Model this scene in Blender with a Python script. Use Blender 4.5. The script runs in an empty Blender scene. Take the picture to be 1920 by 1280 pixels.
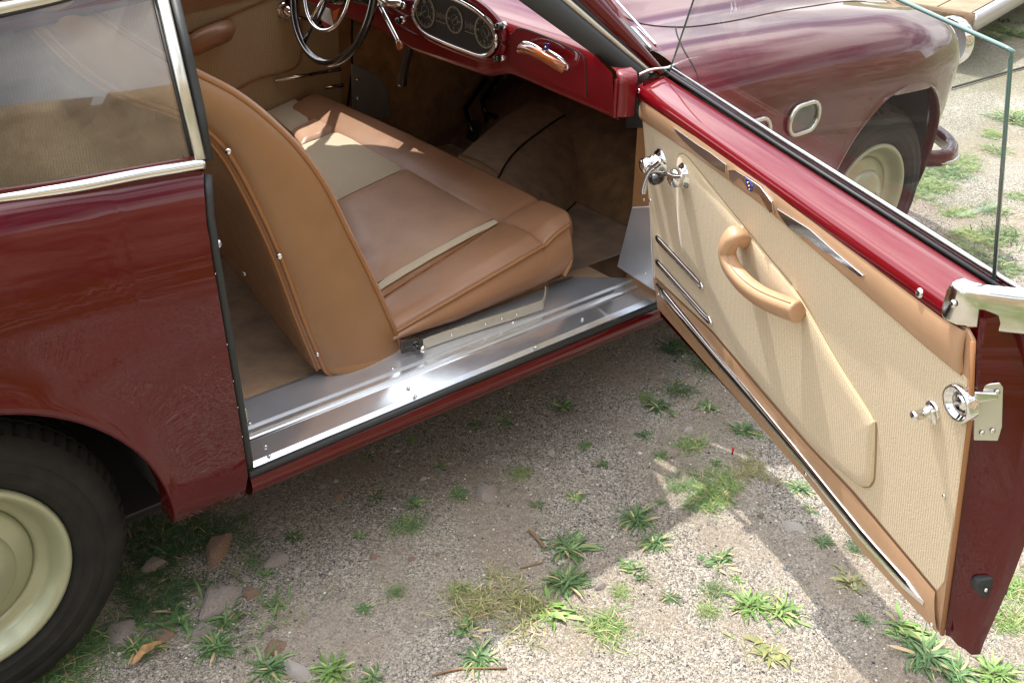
import bpy, bmesh, math, random
import numpy as np
from mathutils import Vector, Matrix, noise
R = math.radians
rnd = random.Random(7)
S = bpy.context.scene
C = S.collection
# ---------------------------------------------------------------- camera
cam = bpy.data.objects.new('camera', bpy.data.cameras.new('camera')); C.objects.link(cam); S.camera = cam
cam.data.sensor_width = 36; cam.data.lens = 38.508; cam.data.clip_start = .05; cam.data.clip_end = 1500
cam.matrix_world = Matrix(((0.76237, 0.30058, -0.57310, -0.75741), (-0.64626, 0.39982, -0.65000, -1.61747), (0.03376, 0.86591, 0.49906, 1.64874), (0.00000, 0.00000, 0.00000, 1.00000)))
# ---------------------------------------------------------------- light
W = bpy.data.worlds.new('World'); S.world = W; W.use_nodes = True
wn, wl = W.node_tree.nodes, W.node_tree.links
wn.clear()
wo = wn.new('ShaderNodeOutputWorld'); bg = wn.new('ShaderNodeBackground'); sky = wn.new('ShaderNodeTexSky')
sky.sky_type = 'NISHITA'; sky.sun_disc = False; sky.sun_elevation = R(64.8); sky.sun_rotation = R(2); sky.dust_density = 2.5
tc = wn.new('ShaderNodeTexCoord'); mp = wn.new('ShaderNodeMapping'); mp.inputs['Scale'].default_value = (1, 1, 2.2)
nz = wn.new('ShaderNodeTexNoise'); nz.inputs['Scale'].default_value = 2.6; nz.inputs['Detail'].default_value = 7; nz.inputs['Roughness'].default_value = .55
cr = wn.new('ShaderNodeValToRGB'); cr.color_ramp.elements[0].position = .38; cr.color_ramp.elements[1].position = .58
mx = wn.new('ShaderNodeMix'); mx.data_type = 'RGBA'; mx.inputs['B'].default_value = (13.5, 13.6, 13.8, 1)
wl.new(tc.outputs['Generated'], mp.inputs[0]); wl.new(mp.outputs[0], nz.inputs['Vector']); wl.new(nz.outputs['Fac'], cr.inputs[0])
wl.new(sky.outputs[0], mx.inputs['A']); wl.new(cr.outputs[0], mx.inputs['Factor']); wl.new(mx.outputs['Result'], bg.inputs['Color'])
dt_ = wn.new('ShaderNodeVectorMath'); dt_.operation = 'DOT_PRODUCT'; dt_.inputs[1].default_value = Vector((-.06, .47, 1)).normalized()
nm_ = wn.new('ShaderNodeVectorMath'); nm_.operation = 'NORMALIZE'; wl.new(tc.outputs['Generated'], nm_.inputs[0]); wl.new(nm_.outputs[0], dt_.inputs[0])
au = wn.new('ShaderNodeMapRange'); au.interpolation_type = 'SMOOTHSTEP'; au.inputs['From Min'].default_value = .15; au.inputs['From Max'].default_value = 1
au.inputs['To Min'].default_value = .72; au.inputs['To Max'].default_value = 1.9; wl.new(dt_.outputs['Value'], au.inputs['Value'])
ml = wn.new('ShaderNodeVectorMath'); ml.operation = 'SCALE'; wl.new(mx.outputs['Result'], ml.inputs[0]); wl.new(au.outputs[0], ml.inputs['Scale']); wl.new(ml.outputs[0], bg.inputs['Color'])
bg.inputs['Strength'].default_value = .14
wl.new(bg.outputs[0], wo.inputs[0])
sun = bpy.data.objects.new('sun', bpy.data.lights.new('sun', 'SUN')); C.objects.link(sun)
sun.data.energy = 4.2; sun.data.angle = R(.6); sun.data.color = (1, .96, .9)
sun.rotation_euler = Vector((0.06, -.47, -1)).to_track_quat('-Z', 'Y').to_euler()
S.view_settings.view_transform = 'Standard'; S.view_settings.look = 'None'; S.view_settings.exposure = .5
S.view_settings.gamma = 1; S.view_settings.use_curve_mapping = False
S.render.resolution_x = 1024; S.render.resolution_y = 682
S.cycles.use_denoising = True; S.cycles.denoising_prefilter = 'ACCURATE'; S.cycles.denoising_input_passes = 'RGB_ALBEDO_NORMAL'; S.cycles.pixel_filter_type = 'BLACKMAN_HARRIS'; S.cycles.filter_width = 1.4
S.cycles.max_bounces = 12; S.cycles.diffuse_bounces = 8; S.cycles.transparent_max_bounces = 24

# ---------------------------------------------------------------- materials
def mat(name, base, rough=.5, metal=0, coat=0, coat_rough=.03, spec=.5, sheen=0, vary=0, vscale=8, vcol=None,
        bump=0, bscale=200, bdist=.002, rvary=0, rscale=30, detail=6):
    m = bpy.data.materials.new(name); m.use_nodes = True
    nt = m.node_tree; n, l = nt.nodes, nt.links; b = n['Principled BSDF']
    b.inputs['Base Color'].default_value = (*base, 1); b.inputs['Roughness'].default_value = rough
    b.inputs['Metallic'].default_value = metal; b.inputs['Coat Weight'].default_value = coat
    b.inputs['Coat Roughness'].default_value = coat_rough; b.inputs['Coat IOR'].default_value = 1.45; b.inputs['Specular IOR Level'].default_value = spec
    b.inputs['Sheen Weight'].default_value = sheen
    t = n.new('ShaderNodeTexCoord'); t.name = 'TC'
    if vary:
        z = n.new('ShaderNodeTexNoise'); z.inputs['Scale'].default_value = vscale; z.inputs['Detail'].default_value = detail
        z.inputs['Roughness'].default_value = .6
        l.new(t.outputs['Object'], z.inputs['Vector'])
        r = n.new('ShaderNodeValToRGB'); r.color_ramp.elements[0].position = .35; r.color_ramp.elements[1].position = .65
        c2 = vcol or tuple(min(1, c * (1 + vary)) for c in base)
        r.color_ramp.elements[0].color = (*(base if vcol else tuple(c * (1 - vary) for c in base)), 1); r.color_ramp.elements[1].color = (*c2, 1)
        l.new(z.outputs['Fac'], r.inputs[0]); l.new(r.outputs[0], b.inputs['Base Color'])
    if bump:
        z = n.new('ShaderNodeTexNoise'); z.inputs['Scale'].default_value = bscale; z.inputs['Detail'].default_value = 4
        l.new(t.outputs['Object'], z.inputs['Vector'])
        bp = n.new('ShaderNodeBump'); bp.inputs['Strength'].default_value = bump; bp.inputs['Distance'].default_value = bdist
        l.new(z.outputs['Fac'], bp.inputs['Height']); l.new(bp.outputs[0], b.inputs['Normal'])
    if rvary:
        z = n.new('ShaderNodeTexNoise'); z.inputs['Scale'].default_value = rscale; z.inputs['Detail'].default_value = 8
        l.new(t.outputs['Object'], z.inputs['Vector'])
        mr = n.new('ShaderNodeMapRange'); mr.inputs['From Min'].default_value = .35; mr.inputs['From Max'].default_value = .65
        mr.inputs['To Min'].default_value = max(0, rough - rvary); mr.inputs['To Max'].default_value = rough + rvary
        l.new(z.outputs['Fac'], mr.inputs['Value']); l.new(mr.outputs[0], b.inputs['Roughness'])
    return m
PAINT = mat('maroon_paint', (.075, .0005, .0018), .4, 0, 1, .015, spec=.05, vary=.06, vscale=3)
PAINT2 = mat('maroon_paint_lit', (.135, .0004, .004), .4, 0, 1, .03, spec=.1)  # lighter copy of the body maroon; sun on the door shelf is in its colour
LEATH = mat('tan_leather', (.27, .137, .058), .42, 0, 0, vary=.07, vscale=9, bump=.25, bscale=260, bdist=.001, rvary=.05)
LEATHB = mat('seat_leather', (.31, .158, .083), .37, vary=.08, vscale=7, bump=.25, bscale=160, bdist=.0008, rvary=.04)
LEATHP = mat('pinkish_leather', (.43, .26, .17), .40, vary=.07, vscale=11, bump=.35, bscale=200, bdist=.001, rvary=.05)
LEATHD = mat('door_leather', (.46, .275, .155), .45, vary=.06, vscale=9, bump=.25, bscale=240, bdist=.001)
PIPE = mat('piping_leather', (.30, .13, .045), .45)
STITCH = mat('stitching', (.5, .33, .17), .7)
CARPET = mat('tan_carpet', (.50, .30, .15), .95, sheen=.4, vary=.3, vscale=13, bump=.8, bscale=600, bdist=.004, detail=10)
CARPETD = mat('dark_carpet', (.40, .22, .10), .95, sheen=.2, vary=.25, vscale=20, bump=.8, bscale=600, bdist=.004)
CARPETL = mat('brown_carpet', (.50, .30, .145), .95, sheen=.3, vary=.2, vscale=20, bump=.8, bscale=600, bdist=.004)
CHROME = mat('chrome', (.78, .78, .78), .06, 1, rvary=.03, rscale=60)
CHROMEC = mat('brushed_cream_trim', (.62, .60, .52), .2, .7, rvary=.04)
ALU = mat('polished_aluminium', (.86, .89, .93), .21, .88, rvary=.03, rscale=9, vary=.05, vscale=5)
ALUD = mat('brushed_aluminium', (.70, .73, .78), .34, .8, rvary=.04, rscale=12, vary=.06, vscale=8)
RUB = mat('black_rubber', (.022, .024, .024), .55, bump=.2, bscale=90)
RUBG = mat('grey_rubber', (.028, .030, .030), .55)
TYRE = mat('tyre_rubber', (.012, .012, .011), .75, spec=.25, vary=.25, vscale=18, vcol=(.022, .021, .018), bump=.3, bscale=120)
RIMM = mat('champagne_wheel_paint', (.35, .365, .235), .36, .35, .4, .1, rvary=.05, vary=.05)
BLACK = mat('black_gloss', (.008, .008, .008), .15, 0, 1)
DARK = mat('underside_black', (.012, .011, .011), .9)
DARKB = mat('dark_brown_binding', (.05, .028, .014), .8)
DIAL = mat('dial_black', (.018, .019, .02), .4)
INK = mat('dial_white', (.26, .26, .21), .5)
BLUE = mat('enamel_blue', (.01, .02, .22), .25, 0, 1)
GOLD = mat('enamel_gold', (.7, .5, .1), .3, .8)
WOODH = mat('amber_grip', (.30, .075, .015), .22, 0, 1, vary=.2, vscale=30)
WHITE = mat('white_tag', (.75, .73, .68), .6)
REDM = mat('red_tag', (.4, .02, .02), .5)
ORANGE = mat('orange_strap', (.7, .13, .01), .5)
HEADL = mat('headliner', (.45, .40, .32), .9)
ROCKM = mat('grey_pink_stone', (.30, .25, .22), .9, vary=.3, vscale=9, vcol=(.44, .38, .34), bump=.7, bscale=30, bdist=.01)
ROCKO = mat('orange_stone', (.24, .14, .09), .9, vary=.3, vscale=11, vcol=(.38, .27, .20), bump=.7, bscale=30, bdist=.01)
ROCKW = mat('pale_stone', (.45, .40, .36), .9, vary=.3, vscale=14, vcol=(.58, .54, .48), bump=.7, bscale=40, bdist=.01)
WOODM = mat('weathered_wood', (.26, .18, .11), .8, vary=.3, vscale=6, bump=.5, bscale=40)
TWIG = mat('dry_twig', (.22, .13, .07), .9)
DRYL = mat('dry_leaf', (.34, .19, .08), .8, vary=.4, vscale=60)
FLOW = mat('red_flower', (.45, .01, .02), .6)
CABLE = mat('black_cable', (.03, .03, .03), .6)
STEEL = mat('galvanised_steel', (.5, .5, .5), .4, .8)
LENSC = mat('lamp_lens', (.75, .75, .72), .15, 0, 1)

def fabric(name, base, dirv, pitch, c2):
    m = mat(name, base, .9, sheen=.25); nt = m.node_tree; n, l = nt.nodes, nt.links; b = n['Principled BSDF']
    tcn = n['TC']; d = n.new('ShaderNodeVectorMath'); d.operation = 'DOT_PRODUCT'; d.inputs[1].default_value = dirv
    l.new(tcn.outputs['Object'], d.inputs[0])
    k = n.new('ShaderNodeMath'); k.operation = 'MULTIPLY'; k.inputs[1].default_value = 2 * math.pi / pitch; l.new(d.outputs['Value'], k.inputs[0])
    s = n.new('ShaderNodeMath'); s.operation = 'SINE'; l.new(k.outputs[0], s.inputs[0])
    nz = n.new('ShaderNodeTexNoise'); nz.inputs['Scale'].default_value = 330; nz.inputs['Detail'].default_value = 3; l.new(tcn.outputs['Object'], nz.inputs['Vector'])
    a = n.new('ShaderNodeMath'); a.operation = 'MULTIPLY_ADD'; a.inputs[1].default_value = .13; a.inputs[2].default_value = 0; l.new(s.outputs[0], a.inputs[0])
    ad = n.new('ShaderNodeMath'); ad.operation = 'ADD'; l.new(a.outputs[0], ad.inputs[0]); l.new(nz.outputs['Fac'], ad.inputs[1])
    r = n.new('ShaderNodeValToRGB'); r.color_ramp.elements[0].position = .2; r.color_ramp.elements[1].position = .75
    r.color_ramp.elements[0].color = (*c2, 1); r.color_ramp.elements[1].color = (*base, 1)
    l.new(ad.outputs[0], r.inputs[0]); l.new(r.outputs[0], b.inputs['Base Color'])
    bp = n.new('ShaderNodeBump'); bp.inputs['Strength'].default_value = .5; bp.inputs['Distance'].default_value = .0015
    l.new(ad.outputs[0], bp.inputs['Height']); l.new(bp.outputs[0], b.inputs['Normal'])
    return m
PH = 1.1846
DH = Vector((1.1874, 0, 0)); DD = Vector((-math.cos(PH), -math.sin(PH), 0)); DN = Vector((-math.sin(PH), math.cos(PH), 0))
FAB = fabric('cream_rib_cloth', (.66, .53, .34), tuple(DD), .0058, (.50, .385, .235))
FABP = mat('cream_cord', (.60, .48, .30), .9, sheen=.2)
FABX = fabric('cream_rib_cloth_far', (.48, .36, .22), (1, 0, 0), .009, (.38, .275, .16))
FABS = fabric('cream_seat_cloth', (.62, .53, .39), (0, 1, 0), .004, (.50, .41, .28))

def glass(name, tint, gloss, dirt=0, dcol=(.4, .33, .25), rough=0.0, dscale=6):
    m = bpy.data.materials.new(name); m.use_nodes = True; n, l = m.node_tree.nodes, m.node_tree.links
    n.remove(n['Principled BSDF']); o = n['Material Output']
    tr = n.new('ShaderNodeBsdfTransparent'); tr.inputs[0].default_value = (*tint, 1)
    gl = n.new('ShaderNodeBsdfGlossy'); gl.inputs['Roughness'].default_value = rough
    lw = n.new('ShaderNodeLayerWeight'); lw.inputs['Blend'].default_value = .5
    fr = n.new('ShaderNodeMath'); fr.operation = 'POWER'; fr.inputs[1].default_value = 5; l.new(lw.outputs['Facing'], fr.inputs[0])
    k = n.new('ShaderNodeMath'); k.operation = 'MULTIPLY_ADD'; k.inputs[1].default_value = .75; k.inputs[2].default_value = .045 * gloss; l.new(fr.outputs[0], k.inputs[0])
    m1 = n.new('ShaderNodeMixShader'); l.new(k.outputs[0], m1.inputs[0]); l.new(tr.outputs[0], m1.inputs[1]); l.new(gl.outputs[0], m1.inputs[2])
    if dirt:
        df = n.new('ShaderNodeBsdfDiffuse'); df.inputs[0].default_value = (*dcol, 1)
        t = n.new('ShaderNodeTexCoord'); z = n.new('ShaderNodeTexNoise'); z.inputs['Scale'].default_value = dscale; z.inputs['Detail'].default_value = 9
        z.inputs['Roughness'].default_value = .65
        l.new(t.outputs['Object'], z.inputs['Vector']); mr = n.new('ShaderNodeMapRange'); mr.inputs['From Min'].default_value = .35; mr.inputs['From Max'].default_value = .68
        mr.inputs['To Min'].default_value = dirt * .45; mr.inputs['To Max'].default_value = dirt * 1.3; l.new(z.outputs['Fac'], mr.inputs['Value'])
        m2 = n.new('ShaderNodeMixShader'); l.new(mr.outputs[0], m2.inputs[0]); l.new(m1.outputs[0], m2.inputs[1]); l.new(df.outputs[0], m2.inputs[2]); m1 = m2
    l.new(m1.outputs[0], o.inputs[0]); return m
GLASS = glass('door_glass', (.96, .98, .97), .7, .018, (.5, .5, .5))
GLASSQ = glass('dusty_quarter_glass', (.94, .94, .90), 2.4, .05, (.20, .165, .12), .02, 7)
GLASSW = glass('clear_glass', (.93, .95, .94), 1.2)
EDGE = mat('green_glass_edge', (.08, .16, .14), .15, 0, 1)

# ---------------------------------------------------------------- helpers
CAR = Vector((1.0, .85, 0))
def link(name, me, parent, m, smooth=True):
    o = bpy.data.objects.new(name, me); C.objects.link(o)
    if m: me.materials.append(m)
    if smooth:
        for p in me.polygons: p.use_smooth = True
    if parent:
        o.parent = parent
        if parent.type == 'EMPTY': o.location = -parent.location
    return o
def mesh(name, v, f, m, parent=None, smooth=True, bevel=0, seg=2, solid=0, offs=-1, sub=0, auto=None):
    me = bpy.data.meshes.new(name); me.from_pydata([tuple(a) for a in v], [], f); me.update()
    bm = bmesh.new(); bm.from_mesh(me); bmesh.ops.remove_doubles(bm, verts=bm.verts, dist=1e-6)
    bmesh.ops.recalc_face_normals(bm, faces=bm.faces); bm.to_mesh(me); bm.free()
    o = link(name, me, parent, m, smooth)
    if solid:
        s = o.modifiers.new('s', 'SOLIDIFY'); s.thickness = solid; s.offset = offs
    if bevel:
        b = o.modifiers.new('b', 'BEVEL'); b.width = bevel; b.segments = seg; b.limit_method = 'ANGLE'; b.angle_limit = R(35)
        w = o.modifiers.new('w', 'WEIGHTED_NORMAL')
    if sub:
        s = o.modifiers.new('u', 'SUBSURF'); s.levels = sub; s.render_levels = sub
    if auto:
        me.set_sharp_from_angle(angle=R(auto))
    return o
def grid(name, rows, m, parent=None, closed=False, **k):
    nr, nc = len(rows), len(rows[0]); v = [p for r in rows for p in r]; f = []
    for i in range(nr - 1):
        for j in range(nc - (0 if closed else 1)):
            a = i * nc + j; b = i * nc + (j + 1) % nc
            f.append((a, b, b + nc, a + nc))
    return mesh(name, v, f, m, parent, **k)
def V(*a): return Vector(a)
def cr_path(pts, n=8, closed=False):
    p = [Vector(a) for a in pts]; out = []; N = len(p)
    rng = range(N) if closed else range(N - 1)
    for i in rng:
        if closed: a, b, c, d = p[(i - 1) % N], p[i], p[(i + 1) % N], p[(i + 2) % N]
        else: a, b, c, d = p[max(i - 1, 0)], p[i], p[i + 1], p[min(i + 2, N - 1)]
        for j in range(n):
            t = j / n
            out.append(.5 * ((2 * b) + (c - a) * t + (2 * a - 5 * b + 4 * c - d) * t * t + (3 * b - a - 3 * c + d) * t ** 3))
    if not closed: out.append(p[-1])
    return out
def resample(pts, n):
    p = [Vector(a) for a in pts]; L = [0]
    for a, b in zip(p, p[1:]): L.append(L[-1] + (b - a).length)
    out = []; j = 0
    for i in range(n):
        d = L[-1] * i / (n - 1)
        while j < len(L) - 2 and L[j + 1] < d: j += 1
        s = L[j + 1] - L[j]; t = (d - L[j]) / s if s else 0
        out.append(p[j].lerp(p[j + 1], min(max(t, 0), 1)))
    return out
def sweep(name, path, prof, m, parent=None, up=V(0, 0, 1), closed=False, caps=True, scale=None, transport=False, **k):
    """prof: list of (a,b): a along side = tangent x up, b along up'"""
    p = [Vector(a) for a in path]; N = len(p); rows = []
    for i in range(N):
        if closed: t = (p[(i + 1) % N] - p[(i - 1) % N]).normalized()
        else: t = (p[min(i + 1, N - 1)] - p[max(i - 1, 0)]).normalized()
        if transport and i > 0: u = (uu - t * uu.dot(t))
        else: u = up[i] if isinstance(up, list) else up
        s = t.cross(u)
        if s.length < 1e-4: s = t.cross(V(1, .1, 0))
        s.normalize(); uu = s.cross(t)
        sc = scale[i] if scale else 1
        rows.append([p[i] + s * a * sc + uu * b * sc for a, b in prof])
    if closed: rows.append(rows[0])
    nc = len(prof); v = [q for r in rows for q in r]; f = []
    for i in range(len(rows) - 1):
        for j in range(nc):
            a = i * nc + j; b = i * nc + (j + 1) % nc; f.append((a, b, b + nc, a + nc))
    if caps and not closed: f.append(tuple(range(nc))); f.append(tuple(range((len(rows) - 1) * nc, len(rows) * nc)))
    return mesh(name, v, f, m, parent, **k)
def circ(r, n=8, ry=None): return [(r * math.cos(2 * math.pi * i / n), (ry or r) * math.sin(2 * math.pi * i / n)) for i in range(n)]
def tube(name, path, r, m, parent=None, n=8, closed=False, **k): return sweep(name, path, circ(r, n), m, parent, closed=closed, **k)
def basis(ax):
    ax = Vector(ax).normalized(); a = ax.cross(V(0, 0, 1))
    if a.length < .01: a = V(1, 0, 0)
    a.normalize(); return a, a.cross(ax).normalized(), ax
def lathe(name, o, ax, prof, m, parent=None, n=32, **k):
    a, b, x = basis(ax); o = Vector(o); rows = []
    for r, h in prof: rows.append([o + x * h + a * (r * math.cos(2 * math.pi * i / n)) + b * (r * math.sin(2 * math.pi * i / n)) for i in range(n)])
    return grid(name, rows, m, parent, closed=True, **k)
def box(name, p0, p1, m, parent=None, **k):
    x0, y0, z0 = p0; x1, y1, z1 = p1
    v = [(x, y, z) for x in (x0, x1) for y in (y0, y1) for z in (z0, z1)]
    return mesh(name, v, [(0, 1, 3, 2), (4, 5, 7, 6), (0, 1, 5, 4), (2, 3, 7, 6), (0, 2, 6, 4), (1, 3, 7, 5)], m, parent, smooth=False, **k)
def plate(name, pts, nrm, th, m, parent=None, inset=0, **k):
    """flat polygon thickened along nrm; both sides capped"""
    p = [Vector(a) for a in pts]; n = Vector(nrm).normalized() * th; N = len(p)
    v = p + [q + n for q in p]
    f = [tuple(range(N)), tuple(range(N, 2 * N))] + [(i, (i + 1) % N, N + (i + 1) % N, N + i) for i in range(N)]
    k.setdefault('smooth', False)
    return mesh(name, v, f, m, parent, **k)
def lerp(x, xs, ys): return float(np.interp(x, xs, ys))
def screw(p, ax, r=.006, name='screw', parent=None, m=None):
    return lathe(name, p, ax, [(0.0005, .45 * r), (r * .5, .42 * r), (r * .85, .25 * r), (r, 0), (r, -.3 * r)], m or CHROME, parent, n=12)
def empty(name, loc, label, cat, group=None):
    o = bpy.data.objects.new(name, None); C.objects.link(o); o.location = loc; o['label'] = label; o['category'] = cat; o.empty_display_size = .1
    if group: o['group'] = group
    return o
def tag(o, label, cat, group=None):
    o['label'] = label; o['category'] = cat
    if group: o['group'] = group
    return o

# ---------------------------------------------------------------- ground
def hgt(x, y):
    h = .011 * noise.noise((x * 1.7, y * 1.7, 3)) + .006 * noise.noise((x * 6, y * 6, 1)) + .003 * noise.noise((x * 17, y * 17, 5))
    return h
def ground():
    ax = sorted(set([-300, -120, -50, -20, -10, -6, -4, -3, -2.2] + [round(-1.8 + .03 * i, 3) for i in range(180)] + [4, 4.6, 5.4, 6.5, 8, 11, 16, 25, 50, 120, 300]))
    ay = sorted(set([-300, -120, -50, -20, -10, -6, -4, -3, -2.2] + [round(-1.8 + .03 * i, 3) for i in range(110)] + [1.9, 2.6, 3.5, 5, 8, 12, 20, 50, 120, 300]))
    rows = [[(x, y, hgt(x, y) if abs(x) < 20 and abs(y) < 20 else 0) for y in ay] for x in ax]
    m = bpy.data.materials.new('gravelly_dirt'); m.use_nodes = True; n, l = m.node_tree.nodes, m.node_tree.links; b = n['Principled BSDF']
    b.inputs['Roughness'].default_value = .95; b.inputs['Specular IOR Level'].default_value = .2
    t = n.new('ShaderNodeTexCoord')
    def nz(sc, det=8, ro=.6):
        z = n.new('ShaderNodeTexNoise'); z.inputs['Scale'].default_value = sc; z.inputs['Detail'].default_value = det; z.inputs['Roughness'].default_value = ro
        l.new(t.outputs['Object'], z.inputs['Vector']); return z
    def ramp(src, els):
        r = n.new('ShaderNodeValToRGB'); e = r.color_ramp.elements
        e[0].position, e[0].color = els[0][0], (*els[0][1], 1); e[1].position, e[1].color = els[-1][0], (*els[-1][1], 1)
        for p, c in els[1:-1]: q = e.new(p); q.color = (*c, 1)
        l.new(src, r.inputs[0]); return r
    def mixc(f, a, b_, bt='MIX', fac=None):
        q = n.new('ShaderNodeMix'); q.data_type = 'RGBA'; q.blend_type = bt
        if fac is not None: q.inputs['Factor'].default_value = fac
        else: l.new(f, q.inputs['Factor'])
        l.new(a, q.inputs['A']); l.new(b_, q.inputs['B']); return q.outputs['Result']
    vo = n.new('ShaderNodeTexVoronoi'); vo.inputs['Scale'].default_value = 310; l.new(t.outputs['Object'], vo.inputs['Vector'])
    vo2 = n.new('ShaderNodeTexVoronoi'); vo2.inputs['Scale'].default_value = 200; l.new(t.outputs['Object'], vo2.inputs['Vector'])
    sep = n.new('ShaderNodeSeparateColor'); l.new(vo.outputs['Color'], sep.inputs[0])
    sep2 = n.new('ShaderNodeSeparateColor'); l.new(vo2.outputs['Color'], sep2.inputs[0])
    g1 = ramp(sep.outputs[0], [(0, (.03, .03, .032)), (.2, (.11, .105, .10)), (.42, (.30, .28, .25)), (.8, (.43, .395, .335)), (1, (.72, .68, .60))])
    g2 = ramp(sep2.outputs[0], [(0, (.05, .05, .05)), (.35, (.25, .235, .21)), (.75, (.40, .365, .31)), (1, (.68, .64, .56))])
    mg = mixc(None, g1.outputs[0], g2.outputs[0], fac=.4)
    dirt = mixc(None, ramp(nz(60).outputs['Fac'], [(.3, (.23, .19, .15)), (.7, (.37, .32, .26))]).outputs[0], mg, fac=.30)
    pm_ = ramp(nz(2.6).outputs['Fac'], [(.46, (0, 0, 0)), (.60, (1, 1, 1))])
    base = mixc(pm_.outputs[0], mg, dirt)
    big = ramp(nz(.9, 5).outputs['Fac'], [(.35, (.82, .78, .72)), (.65, (1.08, 1.06, 1.03))])
    base = mixc(None, base, big.outputs[0], 'MULTIPLY', fac=1)
    far = n.new('ShaderNodeVectorMath'); far.operation = 'LENGTH'; l.new(t.outputs['Object'], far.inputs[0])
    fm = n.new('ShaderNodeMapRange'); fm.inputs['From Min'].default_value = 3.5; fm.inputs['From Max'].default_value = 9; l.new(far.outputs['Value'], fm.inputs['Value'])
    gm = ramp(nz(1.6, 9, .7).outputs['Fac'], [(.36, (0, 0, 0)), (.52, (1, 1, 1))])
    mu = n.new('ShaderNodeMath'); mu.operation = 'MULTIPLY'; sx_ = n.new('ShaderNodeSeparateXYZ'); l.new(t.outputs['Object'], sx_.inputs[0])
    fy = n.new('ShaderNodeMapRange'); fy.inputs['From Min'].default_value = -1.7; fy.inputs['From Max'].default_value = -2.6; l.new(sx_.outputs['Y'], fy.inputs['Value'])
    mxx = n.new('ShaderNodeMath'); mxx.operation = 'MAXIMUM'; l.new(fm.outputs[0], mxx.inputs[0]); l.new(fy.outputs[0], mxx.inputs[1])
    l.new(gm.outputs[0], mu.inputs[0]); l.new(mxx.outputs[0], mu.inputs[1])
    gr = ramp(nz(30).outputs['Fac'], [(.3, (.045, .07, .018)), (.7, (.13, .15, .05))])
    base = mixc(mu.outputs[0], base, gr.outputs[0])
    l.new(base, b.inputs['Base Color'])
    ad = n.new('ShaderNodeMath'); ad.operation = 'ADD'; l.new(vo.outputs['Distance'], ad.inputs[0]); l.new(vo2.outputs['Distance'], ad.inputs[1])
    bp = n.new('ShaderNodeBump'); bp.invert = True; bp.inputs['Strength'].default_value = .8; bp.inputs['Distance'].default_value = .004
    l.new(ad.outputs[0], bp.inputs['Height']); l.new(bp.outputs[0], b.inputs['Normal'])
    o = grid('ground', rows, m); o['kind'] = 'structure'
    # the old earthen wall behind the photographer: it shows as a reflection in the paint and glass
    wm = mat('stained_adobe', (.13, .095, .06), .95, vary=.5, vscale=1.1, vcol=(.42, .32, .21), bump=.6, bscale=6, bdist=.05)
    rows = []
    for i in range(61):
        x = -30 + i; row = []
        for z, y in ((-.2, -7.0), (1.2, -7.02), (2.4, -7.03), (3.6, -7.04), (4.9, -7.05), (5.1, -7.2), (5.0, -7.5), (-.2, -7.6)):
            k = noise.noise((x * .7, z, 1)); row.append((x, y + .05 * k, z + (.12 * k if z > 4 else 0)))
        rows.append(row)
    w_ = grid('adobe_wall', rows, wm); w_['label'] = 'old stained earthen wall across the yard, mirrored in the maroon paint'; w_['category'] = 'wall'
ground()

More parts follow.
